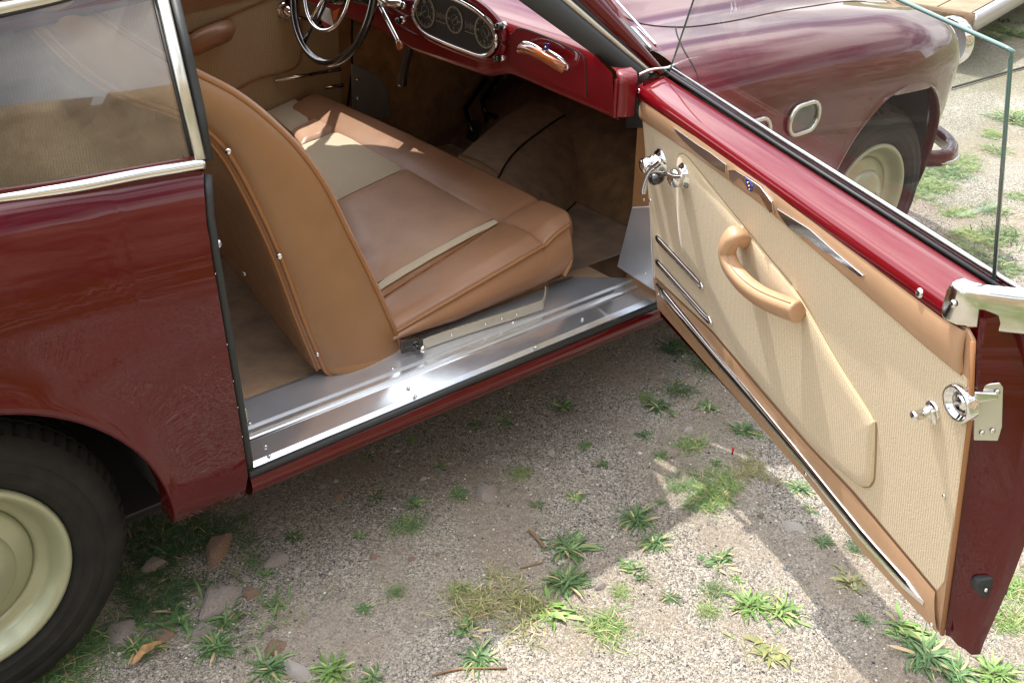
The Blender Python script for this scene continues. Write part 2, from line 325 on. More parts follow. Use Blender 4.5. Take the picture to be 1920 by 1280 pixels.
# pebbles: uncountable
def gravel():
    r = np.random.RandomState(3)
    ph = (1 + 5 ** .5) / 2
    base = np.array([(0, 0, 1), (.9, 0, .3), (.28, .85, .3), (-.72, .53, .3), (-.72, -.53, .3), (.28, -.85, .3)], float)
    F = np.array([(0, 1, 2), (0, 2, 3), (0, 3, 4), (0, 4, 5), (0, 5, 1)], int)
    bot = np.array([(1, 0, -.4), (.31, .95, -.4), (-.81, .59, -.4), (-.81, -.59, -.4), (.31, -.95, -.4)], float)
    base = np.vstack([base, bot]); F = np.vstack([F, [(1, 6, 7), (1, 7, 2), (2, 7, 8), (2, 8, 3), (3, 8, 9), (3, 9, 4), (4, 9, 10), (4, 10, 5), (5, 10, 6), (5, 6, 1)]])
    N = 60000
    x = r.uniform(-.9, 3.6, N); y = r.uniform(-1.35, .9, N)
    keep = []
    for i in range(N):
        d = noise.noise((x[i] * 2.2, y[i] * 2.2, 9)) + .35 * noise.noise((x[i] * 8, y[i] * 8, 4))
        if d > -.30 + r.uniform(-.25, .25): keep.append(i)
    x, y = x[keep], y[keep]; N = len(x)
    s = .0010 + .0020 * r.rand(N) ** 2.4; s[r.rand(N) < .012] *= 2.2
    z = np.array([hgt(a, b) for a, b in zip(x, y)])
    an = r.uniform(0, 6.28, N); c, sn = np.cos(an), np.sin(an)
    sc = np.stack([s * r.uniform(.8, 1.6, N), s * r.uniform(.7, 1.2, N), s * r.uniform(.5, .9, N)], 1)
    P = base[None] * sc[:, None] * (1 + r.uniform(-.22, .22, (N, 11, 1)))
    X = P[..., 0] * c[:, None] - P[..., 1] * sn[:, None] + x[:, None]; Y = P[..., 0] * sn[:, None] + P[..., 1] * c[:, None] + y[:, None]
    Z = P[..., 2] + z[:, None] + .0006
    vv = np.stack([X, Y, Z], -1).reshape(-1, 3); ff = (F[None] + (np.arange(N) * 11)[:, None, None]).reshape(-1, 3)
    me = bpy.data.meshes.new('gravel'); me.vertices.add(len(vv)); me.vertices.foreach_set('co', vv.ravel())
    me.loops.add(ff.size); me.loops.foreach_set('vertex_index', ff.ravel()); me.polygons.add(len(ff))
    me.polygons.foreach_set('loop_start', np.arange(0, ff.size, 3)); me.update(calc_edges=True)
    at = me.attributes.new('stone', 'FLOAT_COLOR', 'POINT')
    pal = np.array([(.05, .05, .055), (.20, .19, .18), (.36, .33, .29), (.44, .39, .32), (.28, .20, .15), (.68, .64, .57), (.12, .125, .135)])
    col = pal[r.choice(7, N, p=[.14, .2, .22, .13, .06, .12, .13])] * r.uniform(.8, 1.15, (N, 1)); ca = np.ones((N, 11, 4)); ca[..., :3] = col[:, None]
    at.data.foreach_set('color', ca.ravel())
    m = mat('pebble', (.4, .4, .4), .85); a = m.node_tree.nodes.new('ShaderNodeAttribute'); a.attribute_name = 'stone'
    m.node_tree.links.new(a.outputs['Color'], m.node_tree.nodes['Principled BSDF'].inputs['Base Color'])
    o = link('gravel', me, None, m, False); tag(o, 'fine grey and tan gravel scattered over the dirt around the car', 'gravel'); o['kind'] = 'stuff'
gravel()

# ================================================================= THE CAR
car = empty('vintage_car', CAR, 'maroon vintage two-door coupe with its passenger door swung open', 'car')
def part(fn, name, *a, **k): return fn(name, *a, parent=car, **k)
def mir(p): return (p[0], 1.70 - p[1], p[2])

# --- side profile of the body
ZP = [.24, .29, .34, .50, .65, .78, .85, .90, .93, .96]
YP = [.045, .012, .0, -.008, -.010, -.002, .010, .027, .042, .062]
def yside(z): return lerp(z, ZP, YP)
# rear quarter panel (right)
RC = V(-.532, 0, .31); RR = .385
jamb = [(-0.011, 0.012, 0.277), (-0.004, 0, 0.34), (-0.013, -0.005, 0.484), (-0.022, -0.009, 0.64), (-0.026, -0.004, 0.799), (-0.021, 0.006, 0.874), (-0.007, 0.03, 0.931), (0.003, 0.052, 0.952)]
jx = lambda z: lerp(z, [p[2] for p in jamb], [p[0] for p in jamb])
def belt(x): return lerp(x, [-1.5, -.8, -.35, 0.02], [.93, .965, .968, .950])
ACX, ACZ, AR = -.545, .295, .385
def zlow(x):
    d = AR * AR - (x - ACX) ** 2
    return max(.285, ACZ + math.sqrt(d)) if d > 0 else .285
def quarter(mirror=False):
    xs = [0, -.03, -.06, -.09, -.12, -.145, -.158] + [ACX + AR * math.cos(R(a)) for a in range(2, 180, 4)] + [ACX - AR, -.97, -1.1, -1.25, -1.4, -1.55]
    rows = []
    for x in xs:
        zl, zt = zlow(x), belt(x); row = []
        if abs(x - ACX) < AR + .01:
            for dy in (.05, .022, .010, .003): row.append((x, yside(zl) + dy, zl + (.004 if dy > .01 else .0)))
            zl += .003
        else:
            for dy in (.05, .022, .010, .003): row.append((x, yside(zl) + dy, zl))
        pc = .045 * max(0, -x - .55) ** 2
        flare = 0
        for i in range(26):
            t = i / 25; z = zl + (zt - zl) * t
            dist = math.hypot(x - ACX, z - ACZ) - AR
            flare = -.014 * math.exp(-max(dist, 0) / .035) if z > .3 else 0
            xx = x + (jx(z) if x > -.2 else 0) * (1 if x == 0 else max(0, 1 + x / .2))
            row.append((xx, yside(z - (zt - .955)) + pc + flare, z))
        zt0 = row[-1]; row.append((zt0[0], zt0[1] + .012, zt0[2] + .002))
        rows.append(row)
    if mirror: rows = [[mir(p) for p in r] for r in rows]
    return grid('quarter_panel', rows, PAINT, car)
q = quarter(); q['label'] = 'maroon rear quarter panel beside the open doorway'
q2 = quarter(True)
# flange into the door opening
rowf = []
for z in [.30 + i * .65 / 24 for i in range(25)]:
    x = jx(z); y = yside(z); rowf.append([(x, y, z), (x + .002, y + .006, z), (x + .003, y + .04, z), (x + .003, y + .11, z)])
grid('door_jamb', rowf, PAINT, car)
# rubber seal of the jamb
path = [V(jx(z) + .012, yside(z) + .022, z) for z in [.335 + i * .60 / 20 for i in range(21)]]
seal = sweep('door_seal', path, circ(.011, 8, .016), RUB, car, up=V(0, 1, 0))
for zz in (.43, .50, .56, .64, .78): screw((jx(zz) + .004, yside(zz) + .007, zz), (.3, -1, 0), .0016, 'screw', seal)
# striker on the jamb and a pin on the seat side
st = box('striker_plate', (.010, .028, .438), (.022, .046, .470), CHROMEC, car, bevel=.003)
# chrome belt moulding
bm_ = [(-0.387, 0.075, 0.979), (-0.358, 0.072, 0.976), (-0.327, 0.07, 0.974), (-0.281, 0.066, 0.971), (-0.207, 0.062, 0.967), (-0.111, 0.06, 0.965), (-0.046, 0.059, 0.962), (0.003, 0.058, 0.96)]
tr = sweep('belt_moulding', cr_path(bm_, 5), [(-.006, -.010), (.000, -.0105), (.007, -.006), (.009, 0), (.007, .006), (.0, .0105), (-.006, .010)], CHROME, car, up=V(0, 0, 1))
# ---- quarter window on the plane y = .065 + .43 (z - .965)
qw = [(-0.398, 0.068, 0.972), (-0.34, 0.073, 0.984), (-0.227, 0.072, 0.982), (-0.01, 0.067, 0.97), (0.003, 0.171, 1.212), (0.004, 0.199, 1.276), (-0.163, 0.186, 1.246), (-0.244, 0.176, 1.223), (-0.334, 0.169, 1.207)]
QN = V(0, 1, -.43).normalized()
g = plate('quarter_window', qw, QN, .004, GLASSQ, car)
tr2 = sweep('window_frame', [(0.012, 0.165, 1.213), (-0.001, 0.06, 0.968)], [(-.0095, -.004), (-.0095, .003), (-.006, .005), (.006, .005), (.0095, .003), (.0095, -.004)], CHROMEC, g, up=-QN)
sweep('window_frame', [(0.002, 0.193, 1.277), (0.012, 0.165, 1.213)], [(-.0095, -.004), (-.0095, .003), (.0095, .003), (.0095, -.004)], CHROMEC, g, up=-QN)
sweep('window_frame', cr_path([(-0.346, 0.17, 1.219), (-0.243, 0.174, 1.229), (-0.168, 0.177, 1.235), (-0.089, 0.181, 1.245)], 4), [(-.009, -.004), (-.009, .003), (.009, .003), (.009, -.004)], CHROMEC, g, up=-QN)
sweep('window_gasket', cr_path([(-0.348, 0.168, 1.21), (-0.245, 0.173, 1.22), (-0.17, 0.176, 1.227), (-0.09, 0.18, 1.237)], 4), circ(.005, 6), RUB, g)
sweep('window_gasket', [(-0, 0.17, 1.213), (-0.012, 0.065, 0.969)], circ(.0028, 6), RUB, g)
sweep('window_channel', cr_path([(-0.393, 0.074, 0.988), (-0.324, 0.072, 0.984), (-0.228, 0.069, 0.978), (-0.007, 0.066, 0.97)], 5), [(-.004, -.006), (-.004, .006), (.004, .006), (.004, -.006)], PAINT, g, up=-QN)
sweep('pillar_seal', [(0.036, 0.174, 1.208), (0.031, 0.135, 1.119), (0.025, 0.1, 1.036), (0.015, 0.069, 0.96)], circ(.010, 8, .014), RUB, car, up=QN)
box('door_seal_lower', (.0, .03, .0), (.001, .031, .001), RUB, seal)
# ---- roof, rear deck, windscreen header
def roofsec(x):
    zt = lerp(x, [-1.5, -1.1, -.6, 0, .45, .82], [.98, 1.13, 1.28, 1.345, 1.34, 1.285])
    zs = lerp(x, [-1.5, -1.1, -.6, 0, .45, .82], [.965, 1.05, 1.17, 1.228, 1.226, 1.205])
    ysd = lerp(x, [-1.5, -1.1, -.6, 0, .66], [.17, .17, .175, .175, .205])
    row = []
    for i in range(21):
        t = -1 + i / 10
        row.append((x + (.20 * max(0, (x - .4) / .42) * (1 - t * t)), .85 + (.85 - ysd) * t, zs + (zt - zs) * (1 - abs(t) ** 2.6)))
    return row
rx = [-1.5, -1.3, -1.1, -.9, -.75, -.6, -.4, -.2, 0, .2, .4, .6, .74, .82]
roof = grid('roof', [roofsec(x) for x in rx], PAINT, car, solid=.02)
grid('headliner', [[(p[0], p[1], p[2] - .03) for p in roofsec(x)[1:-1]] for x in rx[:-1]], HEADL, roof)
for s in (0, 1):
    f_ = (lambda p: p) if not s else mir
    # closed C-pillar
    o = mesh('rear_pillar', [f_(p) for p in [(-1.55, .16, .93), (-.55, .09, .955), (-.50, .18, 1.19), (-1.1, .175, 1.055), (-1.5, .17, .968)]], [(0, 1, 2, 3, 4)], PAINT, car, solid=.02)
mesh('rear_bulkhead', [(-1.5, .1, .3), (-1.5, 1.6, .3), (-1.5, 1.6, .965), (-1.5, .1, .965)], [(0, 1, 2, 3)], DARK, car, solid=.02)
# B pillar upper inner, both sides: slim post
for s in (1,):
    f_ = (lambda p: p) if not s else mir
    sweep('centre_pillar', [f_((.0 - .02, .085, .94)), f_((-.03, .175, 1.215))], [(-.012, -.02), (-.012, .02), (.012, .02), (.012, -.02)], RUBG if s else PAINT, car, up=V(1, 0, 0))
# ---- rocker and sills
def sill():
    rows = []
    for x in [0.003 + i * 1.20 / 12 for i in range(13)]:
        rows.append([(x, .30, .25), (x, .10, .258), (x, .045, .268), (x, .018, .276), (x, .004, .288), (x, .0, .302), (x, .003, .318), (x, .012, .328), (x, .03, .330)])
    grid('rocker_panel', rows, PAINT, car)
    grid('rocker_panel', [[mir((p[0], p[1], p[2] + (.0 if p[2] < .31 else .1))) for p in r] for r in rows], PAINT, car)
sill()
sweep('sill_seal', [(0.002, 0.008, 0.334), (0.512, 0.014, 0.334), (1.186, 0.014, 0.334)], circ(.0085, 8), RUB, car)
def strip(name, L, Rr, m, **k):
    n = 14; rows = []
    for i in range(n + 1): rows.append([Vector(a).lerp(Vector(b), i / n) for a, b in zip(L, Rr)])
    return grid(name, rows, m, car, auto=20, **k)
lo = strip('outer_sill_plate', [(0.012, 0.032, 0.31), (0.013, 0.021, 0.326), (0.02, 0.038, 0.336), (0.032, 0.07, 0.34), (0.047, 0.108, 0.342), (0.046, 0.11, 0.35), (0.055, 0.128, 0.351)],
           [(1.209, 0.034, 0.31), (1.203, 0.038, 0.326), (1.199, 0.049, 0.336), (1.202, 0.075, 0.34), (1.214, 0.109, 0.342), (1.208, 0.109, 0.35), (1.212, 0.127, 0.351)], ALU)
li = strip('inner_sill_plate', [(0.055, 0.127, 0.351), (0.054, 0.127, 0.356), (0.092, 0.213, 0.356), (0.103, 0.238, 0.345)],
           [(1.211, 0.127, 0.351), (1.206, 0.127, 0.356), (1.076, 0.227, 0.356), (1.09, 0.252, 0.345)], ALUD)
sweep('sill_bead', [(0.043, 0.099, 0.341), (1.21, 0.098, 0.341)], [(-.003, 0), (-.0015, .0022), (.0015, .0022), (.003, 0)], CHROME, lo)
for p in [(0.07, 0.064, 0.342), (0.062, 0.035, 0.338), (0.426, 0.066, 0.342), (0.423, 0.035, 0.338), (0.777, 0.036, 0.338), (0.958, 0.066, 0.342)]: screw(p, (0, 0, 1), .0042, 'screw', lo)
for p in [(0.075, 0.136, 0.357), (0.433, 0.135, 0.357), (0.789, 0.135, 0.357)]: screw(p, (0, 0, 1), .0042, 'screw', li)
# sub-structure under sill plates
box('sill_box', (.01, .09, .27), (1.19, .29, .332), CARPETL, car)
# ---- floor
fl = grid('floor_carpet', [[(x, y, .22 + .004 * noise.noise((x * 8, y * 8, 0))) for y in [.24 + .05 * i for i in range(27)]] for x in [-.10 + .05 * i for i in range(43)]], CARPET, car)
grid('rear_floor_carpet', [[(x, y, .338 - .015 * (y > .2) + .004 * noise.noise((x * 8, y * 8, 0))) for y in [.12, .14, .16, .18, .21] + [.25 + .05 * i for i in range(26)]] + ([] if x < .5 else []) for x in [-.13 + .05 * i for i in range(13)] + [.5]], CARPET, car)
grid('rear_floor_carpet', [[(x, y, .325) for y in (.45, 1.0, 1.5)] for x in (-.75, -.4, -.12)], CARPET, car)
grid('sill_carpet', [[(x, .285 - .0 * x, .335), (x, .30, .33), (x, .305, .22)] for x in (.5, .8, 1.1, 1.35)], CARPET, car)
grid('floor_carpet', [[(x, y, .222) for y in (.12, .18, .245)] for x in (1.19, 1.4, 1.6, 1.8, 2.0)], CARPET, car)
# under-body
mesh('underbody', [(-1.5, .2, .20), (2.6, .2, .20), (2.6, 1.5, .20), (-1.5, 1.5, .20)], [(0, 1, 2, 3)], DARK, car, solid=.02)
# ---- tunnel in the front footwell
TZ = .40
tl_ = resample(cr_path([(1.319, 1.027, 0.4), (1.505, 1.14, 0.4), (1.723, 1.258, 0.4), (1.913, 1.329, 0.4), (2.095, 1.381, 0.4)], 5), 7)
tr_r = resample(cr_path([(1.31, 0.817, 0.4), (1.47, 0.939, 0.4), (1.655, 1.036, 0.4), (1.861, 1.127, 0.4), (2.054, 1.187, 0.4)], 5), 7)
rows = []
for k in range(7):
    t = k / 6; rows.append([tl_[i].lerp(tr_r[i], t) + V(0, 0, .016 * math.sin(math.pi * (.12 + .76 * t)) - .008) for i in range(7)])
    d0 = (rows[-1][0] - rows[-1][1]).normalized(); rows[-1] = [rows[-1][0] + d0 * .35, rows[-1][0] + d0 * .12] + rows[-1]
base = [Vector((p.x + .02, p.y - .06, .22)) for p in rows[-1]]
tn = grid('transmission_tunnel', rows, CARPETL, car)
bl_ = resample(cr_path([V(rows[-1][0].x, rows[-1][0].y - .22, .223), (1.29, 0.623, 0.223), (1.574, 0.781, 0.223), (1.82, 0.909, 0.223), (2.083, 1.079, 0.223), (2.414, 1.375, 0.223)], 5), 9)
side = []
for i in range(9):
    a = rows[-1][i]; b = bl_[i]; q_ = []
    for k in range(9):
        t = k / 8; ang = t * math.pi / 2
        q_.append(V(a.x + (b.x - a.x) * (math.sin(ang) * .55 + t * .45), a.y + (b.y - a.y) * (math.sin(ang) * .55 + t * .45), a.z + (b.z - a.z) * (1 - math.cos(ang) * .6 - (1 - t) * .4)))
    side.append(q_)
tube('carpet_binding', cr_path([p[-1] + V(0, 0, .003) for p in side], 4), .003, DARKB, tn, n=6)
grid('tunnel_side', side, CARPETL, car)
front = [[a[2], V(a[2].x - .006, a[2].y, .37), V(a[2].x - .01, a[2].y, .22)] for a in [r for r in rows]]
grid('tunnel_face', front, CARPETD, car)
tube('carpet_binding', cr_path([rows[-1][i] + V(0, 0, .001) for i in range(9)], 4), .004, DARKB, tn, n=6)
tube('carpet_binding', cr_path([r[2] + V(0, 0, .001) for r in rows], 4), .005, PIPE, tn, n=6)
# firewall, toe board, kick wall
mesh('firewall', [(2.0, .18, .2), (2.0, 1.52, .2), (2.0, 1.52, .84), (2.0, .18, .84)], [(0, 1, 2, 3)], CARPETD, car, solid=.02)
mesh('toe_board', [(1.66, .12, .221), (1.66, 1.58, .221), (1.97, 1.58, .46), (1.97, .12, .46)], [(0, 1, 2, 3)], CARPETD, car, solid=.01)
mesh('kick_wall', [(1.22, .12, .22), (1.85, .16, .22), (1.85, .16, .84), (1.22, .12, .86)], [(0, 1, 2, 3)], CARPETD, car, solid=.01)
mesh('kick_wall', [(1.20, 1.55, .2), (2.0, 1.52, .2), (2.0, 1.52, .84), (1.20, 1.55, .88)], [(0, 1, 2, 3)], CARPETD, car, solid=.01)
# dark moulded pedals and lever by the tunnel
for (px, a, b) in ((0, (1.698, 1.481, 0.36), (1.661, 1.392, 0.3)), (1, (1.772, 1.47, 0.38), (1.766, 1.428, 0.3))):
    tube('pedal_arm', [V(*a) + V(.1, 0, .1), a, b], .010, BLACK, car)
    plate('pedal', [V(*b) + V(0, -.03, -.03), V(*b) + V(0, .03, -.03), V(*b) + V(.03, .03, .04), V(*b) + V(.03, -.03, .04)], (-1, 0, .3), .01, RUB, car, bevel=.003)
# ================= front posts
A0 = [(1.175, 0.168, 0.382), (1.175, 0.135, 0.564), (1.175, 0.073, 0.588), (1.175, 0.03, 0.366)]
kp = plate('kick_plate', A0, (1, 0, 0), .02, ALUD, car, bevel=.004)
A1 = [(1.178, 0.137, 0.559), (1.178, 0.147, 0.841), (1.178, 0.117, 0.831), (1.178, 0.071, 0.582)]
plate('post_trim', A1, (1, 0, 0), .02, LEATH, car, bevel=.003)
box('front_post', (1.198, .035, .33), (1.30, .15, .86), LEATH, car)
for p in [(1.174, 0.066, 0.404), (1.177, 0.098, 0.595)]: screw(p, (-1, 0, 0), .004, 'screw', kp)
# A pillar
ap0, ap1 = V(*(1.1663, 0.0971, 0.9231)), V(.83, .215, 1.215)
def pill(y): return [mir(p) if y else p for p in (ap0, ap0.lerp(ap1, .5) + V(.0, 0, .012), ap1)]
w = sweep('windscreen_pillar', cr_path(pill(1), 6), [(-.018, -.014), (-.022, .0), (-.014, .014), (.004, .018), (.016, .010), (.018, -.006), (.006, -.014)], PAINT, car, up=V(0, 0, 1))
def ext(a, b): a, b = V(*a), V(*b); return [a, a.lerp(b, .5), b, a.lerp(b, 1.9)]
def band_(name, l, r_, m, par, h=.006):
    L_, R_ = resample(l, 20), resample(r_, 20); rows = []
    o_ = V(0, -.9, .43)
    for a, b in zip(L_, R_):
        rows.append([a - o_ * .008, a, a.lerp(b, .12) + o_ * h * .7, a.lerp(b, .35) + o_ * h, a.lerp(b, .65) + o_ * h, a.lerp(b, .88) + o_ * h * .7, b, b - o_ * .008])
    return grid(name, rows, m, par)
w = band_('windscreen_pillar', ext((1.174, 0.0926, 0.9128), (0.9681, 0.1737, 1.1014)), ext((1.2015, 0.0948, 0.918), (1.0479, 0.1699, 1.0927)), PAINT, car, .010)
band_('pillar_seal', ext((1.1174, 0.0992, 0.9002), (0.8179, 0.1918, 1.1157)), ext((1.1506, 0.0987, 0.9177), (0.9219, 0.1796, 1.1057)), RUBG, w, .012)
band_('pillar_strip', ext((1.1511, 0.0978, 0.9203), (0.9233, 0.1776, 1.1059)), ext((1.1675, 0.0978, 0.9202), (0.951, 0.1763, 1.1029)), CHROMEC, w, .004)
band_('pillar_strip', ext((1.1668, 0.0969, 0.918), (0.9526, 0.1763, 1.1027)), ext((1.179, 0.0961, 0.9162), (0.9729, 0.1753, 1.1005)), RUB, w, .003)
mesh('post_panel', [(1.15, 0.181, 0.934), (1.17, 0.098, 0.927), (1.17, 0.076, 0.79), (1.15, 0.154, 0.772)], [(0, 1, 2, 3)], RUB, w, solid=.004)
tube('post_seal', cr_path([(1.12, 0.121, 0.942), (1.13, 0.107, 0.906), (1.14, 0.1, 0.861), (1.15, 0.106, 0.819)], 5), .014, RUBG, w)
ws = []
for i in range(15):
    t = i / 14; y = .125 + 1.45 * t; k = 1 - (2 * t - 1) ** 2
    ws.append([(1.165 + .20 * k, y, .965 + .045 * k), (.99 + .19 * k, .16 + (1.38) * t, 1.11 + .03 * k), (.825 + .185 * k, .21 + 1.28 * t, 1.215 + .06 * k)])
wsc = grid('windscreen', ws, GLASSW, car)
for rng in (range(0, 5), range(10, 15)):
    cc_ = []
    for i in rng:
        b0 = V(*ws[i][0]); xx = 1.232; cc_.append([b0 + V(0, 0, -.004), b0.lerp(V(xx, b0.y, .955), .5) + V(0, 0, .004), V(max(xx, b0.x), b0.y, .952 + .3 * max(0, min(b0.y, 1.7 - b0.y) - .12) )])
    grid('cowl_corner', cc_, PAINT, car)
tube('screen_trim', cr_path([V(*r[0]) + V(.012, 0, .004) for r in ws], 3), .005, CHROME, wsc)
tube('screen_gasket', cr_path([V(*r[0]) + V(.0, 0, .002) for r in ws], 3), .009, RUB, wsc)
for s in (0,):
    pass
# ================= front body: fenders, cowl and bonnet as one lofted skin
FCX, FCZ, FR = 2.215, .345, .385
def smo(f): return lambda x: sum(f(x + d) for d in (-.09, -.06, -.03, 0, .03, .06, .09)) / 7
@smo
def yf0(x): return lerp(x, [1.19, 1.5, 2.0, 2.3, 2.5, 2.62, 2.72, 2.80, 2.86, 2.90], [.0, .008, .022, .035, .075, .12, .175, .24, .31, .37])
@smo
def zcr(x): return lerp(x, [1.15, 1.5, 1.9, 2.3, 2.5, 2.65, 2.75, 2.83, 2.90], [.952, .945, .93, .90, .872, .835, .79, .72, .62])
def zh(x): return lerp(x, [1.15, 1.4, 1.9, 2.3, 2.6, 2.8, 2.9], [1.0, 1.0, .97, .925, .87, .78, .64])
def fzlow(x):
    d = FR * FR - (x - FCX) ** 2
    lo = lerp(x, [1.2, 2.5, 2.9], [.285, .24, .33])
    return max(lo, FCZ + math.sqrt(d)) if d > 0 else lo
def fsec(x):
    zl = fzlow(x); y0 = yf0(x); zs = max(zcr(x) - .20, .40); zc = zcr(x); row = []
    zl = min(zl, zs + .03)
    for dy in (.022, .012, .006, .002): row.append((x, y0 + .003 + dy, zl))
    for i in range(18):
        z = zl + (zs - zl) * i / 17
        dist = math.hypot(x - FCX, z - FCZ) - FR
        fl_ = -.004 * math.exp(-max(dist, 0) / .03) if z > .3 else 0
        und = .05 * max(0, .38 - z) ** 1.0
        row.append((x, y0 - .008 * math.sin(math.pi * min(1, max(0, (z - .3) / .5))) + und + fl_ * (1 - i / 17), z))
    y1 = row[-1][1]
    ctrl = [V(x, y1, zs), V(x, y1 + .010, zs + .45 * (zc - zs)), V(x, y1 + .055, zs + .80 * (zc - zs)), V(x, y1 + .14, zc - .004), V(x, max(.26, y1 + .2), zc + .0), V(x, .40, zc - .010 + .25 * (zh(x) - zc)), V(x, .56, (zc + zh(x)) / 2 + .35 * (zh(x) - zc)), V(x, .85, zh(x))]
    pp = cr_path(ctrl, 4)[1:]
    row += [tuple(p) for p in pp]
    k = max(0, min(1, (x - 2.45) / .35)); k = k * k * (3 - 2 * k)
    row = [(p[0] + k * .34 * max(-.15, p[2] - .48), p[1], p[2]) for p in row]
    return row
fx = [1.225, 1.26, 1.30, 1.4, 1.5, 1.6, 1.7, 1.78] + [FCX - FR * math.cos(R(a)) for a in range(0, 184, 6)] + [2.64, 2.68, 2.72, 2.76, 2.80, 2.83, 2.86, 2.885, 2.90]
rows = []
for x in fx:
    r_ = fsec(x); rows.append(r_ + [mir(p) for p in reversed(r_[:-1])])
fb = grid('front_body', rows, PAINT, car); fb['label'] = 'maroon front fender and bonnet'
# grille closing the nose
last = rows[-1]; N_ = len(last)
mesh('grille', [V(*p) for p in last] , [tuple(range(N_))], BLACK, car)
# cowl wedge between door edge and the screen base
cw = []
for i in range(13):
    t = i / 12; y = .045 + 1.61 * t; k = 1 - (2 * t - 1) ** 2
    a = V(1.13 + .22 * k, y, lerp(k, [0, .3, 1], [.945, .985, 1.012])); b_ = V(1.20 + .20 * k, y, lerp(k, [0, .3, 1], [.945, .975, 1.005]))
    cw.append([a, b_])
# seams
def surf(x, y):
    rr_ = fsec(x); best = min(rr_[20:], key=lambda p: abs(p[1] - y)); return best[2]
def seam(pts, r=.0022):
    pp = []
    for x, y in pts: pp.append(V(x, y, 0))
    pp = cr_path(pp, 5); pp = [V(p.x, p.y, surf2(p.x, p.y)) for p in pp]
    return tube('panel_gap', pp, r, DARK, fb, n=6)
def surf2(x, y):
    rr_ = [p for p in fsec(x)[22:]]; ys = [p[1] for p in rr_]; zs_ = [p[2] for p in rr_]
    return lerp(y, ys, zs_)
seam([(1.262, .02), (1.275, .06), (1.30, .12), (1.345, .18), (1.40, .24), (1.46, .30)])
seam([(1.40, .60), (1.39, .45), (1.40, .36), (1.46, .29), (1.56, .27), (1.75, .28), (2.1, .33), (2.5, .40)])
# chrome spear tip by the screen base
tube('cowl_trim', cr_path([(1.402, 0.52, 1.02), (1.344, 0.4, 1), (1.259, 0.24, 0.985), (1.216, 0.147, 0.97), (1.23, 0.17, 0.968), (1.262, 0.249, 0.98)], 4), .0035, CHROME, fb)
# fender air vents
def stadium(cx, cz, hw, hh, tilt, n=8):
    p = []
    for k in range(n + 1): a = -math.pi / 2 + math.pi * k / n; p.append((hw - hh + hh * math.cos(a), hh * math.sin(a)))
    for k in range(n + 1): a = math.pi / 2 + math.pi * k / n; p.append((-hw + hh + hh * math.cos(a), hh * math.sin(a)))
    return [(cx + x * math.cos(tilt) - y * math.sin(tilt), cz + x * math.sin(tilt) + y * math.cos(tilt)) for x, y in p]
for cx, cz in ((1.672, .738), (1.455, .735)):
    st_ = stadium(cx, cz, .066, .040, 0.0)
    vo_ = sweep('fender_vent', [V(x, yf0(x) - .010, z) for x, z in st_], circ(.0065, 8), CHROMEC, car, up=V(0, -1, 0), closed=True)
    plate('vent_mesh', [V(x, yf0(x) - .004, z) for x, z in st_], (0, -1, 0), .003, BLACK if cx > 1.5 else PAINT, vo_)
# headlight ring and side lamp
hl = V(2.915, .295, .70)
lathe('headlight', hl, (1, -.12, .02), [(.082, -.03), (.086, 0), (.083, .014), (.074, .018), (.072, .012)], CHROME, car, n=40)
lathe('headlight_lens', hl, (1, -.12, .02), [(.072, .010), (.055, .024), (.03, .032), (.001, .036)], LENSC, car, n=32)
# bumper with over-rider
bp_ = [V(2.60, .22, .375), V(2.655, .135, .375), V(2.73, .115, .375), V(2.86, .20, .375), V(3.0, .5, .385), V(3.02, .85, .385)]
bp_ = bp_ + [V(p.x, 1.70 - p.y, p.z) for p in reversed(bp_[:-1])]
bu = sweep('front_bumper', cr_path(bp_, 6), [(-.015, -.024), (-.015, .024), (.008, .030), (.020, .018), (.024, 0), (.020, -.018), (.008, -.030)], PAINT, car)
sweep('bumper_strip', [p + V(.012, -.024, -.012) for p in cr_path(bp_, 6)][:16], circ(.008, 6), CHROMEC, bu)
# wheel wells
for cx, cz, r_, yy in ((ACX, ACZ, AR + .005, .03), (FCX, FCZ, FR + .004, .06)):
    rw = []
    for i in range(25):
        a = R(4 + 172 * i / 24); x, z = cx + r_ * math.cos(a), cz + r_ * math.sin(a); y_ = yy if cx < 1 else yf0(x) + .03; rw.append([(x, y_, z), (x, .45, z)])
    grid('wheel_well', rw, DARK, car)
    mesh('wheel_well', [(cx - .37, .42, .26), (cx + .34, .42, .26), (cx + .34, .42, .70), (cx - .37, .42, .70)], [(0, 1, 2, 3)], DARK, car)
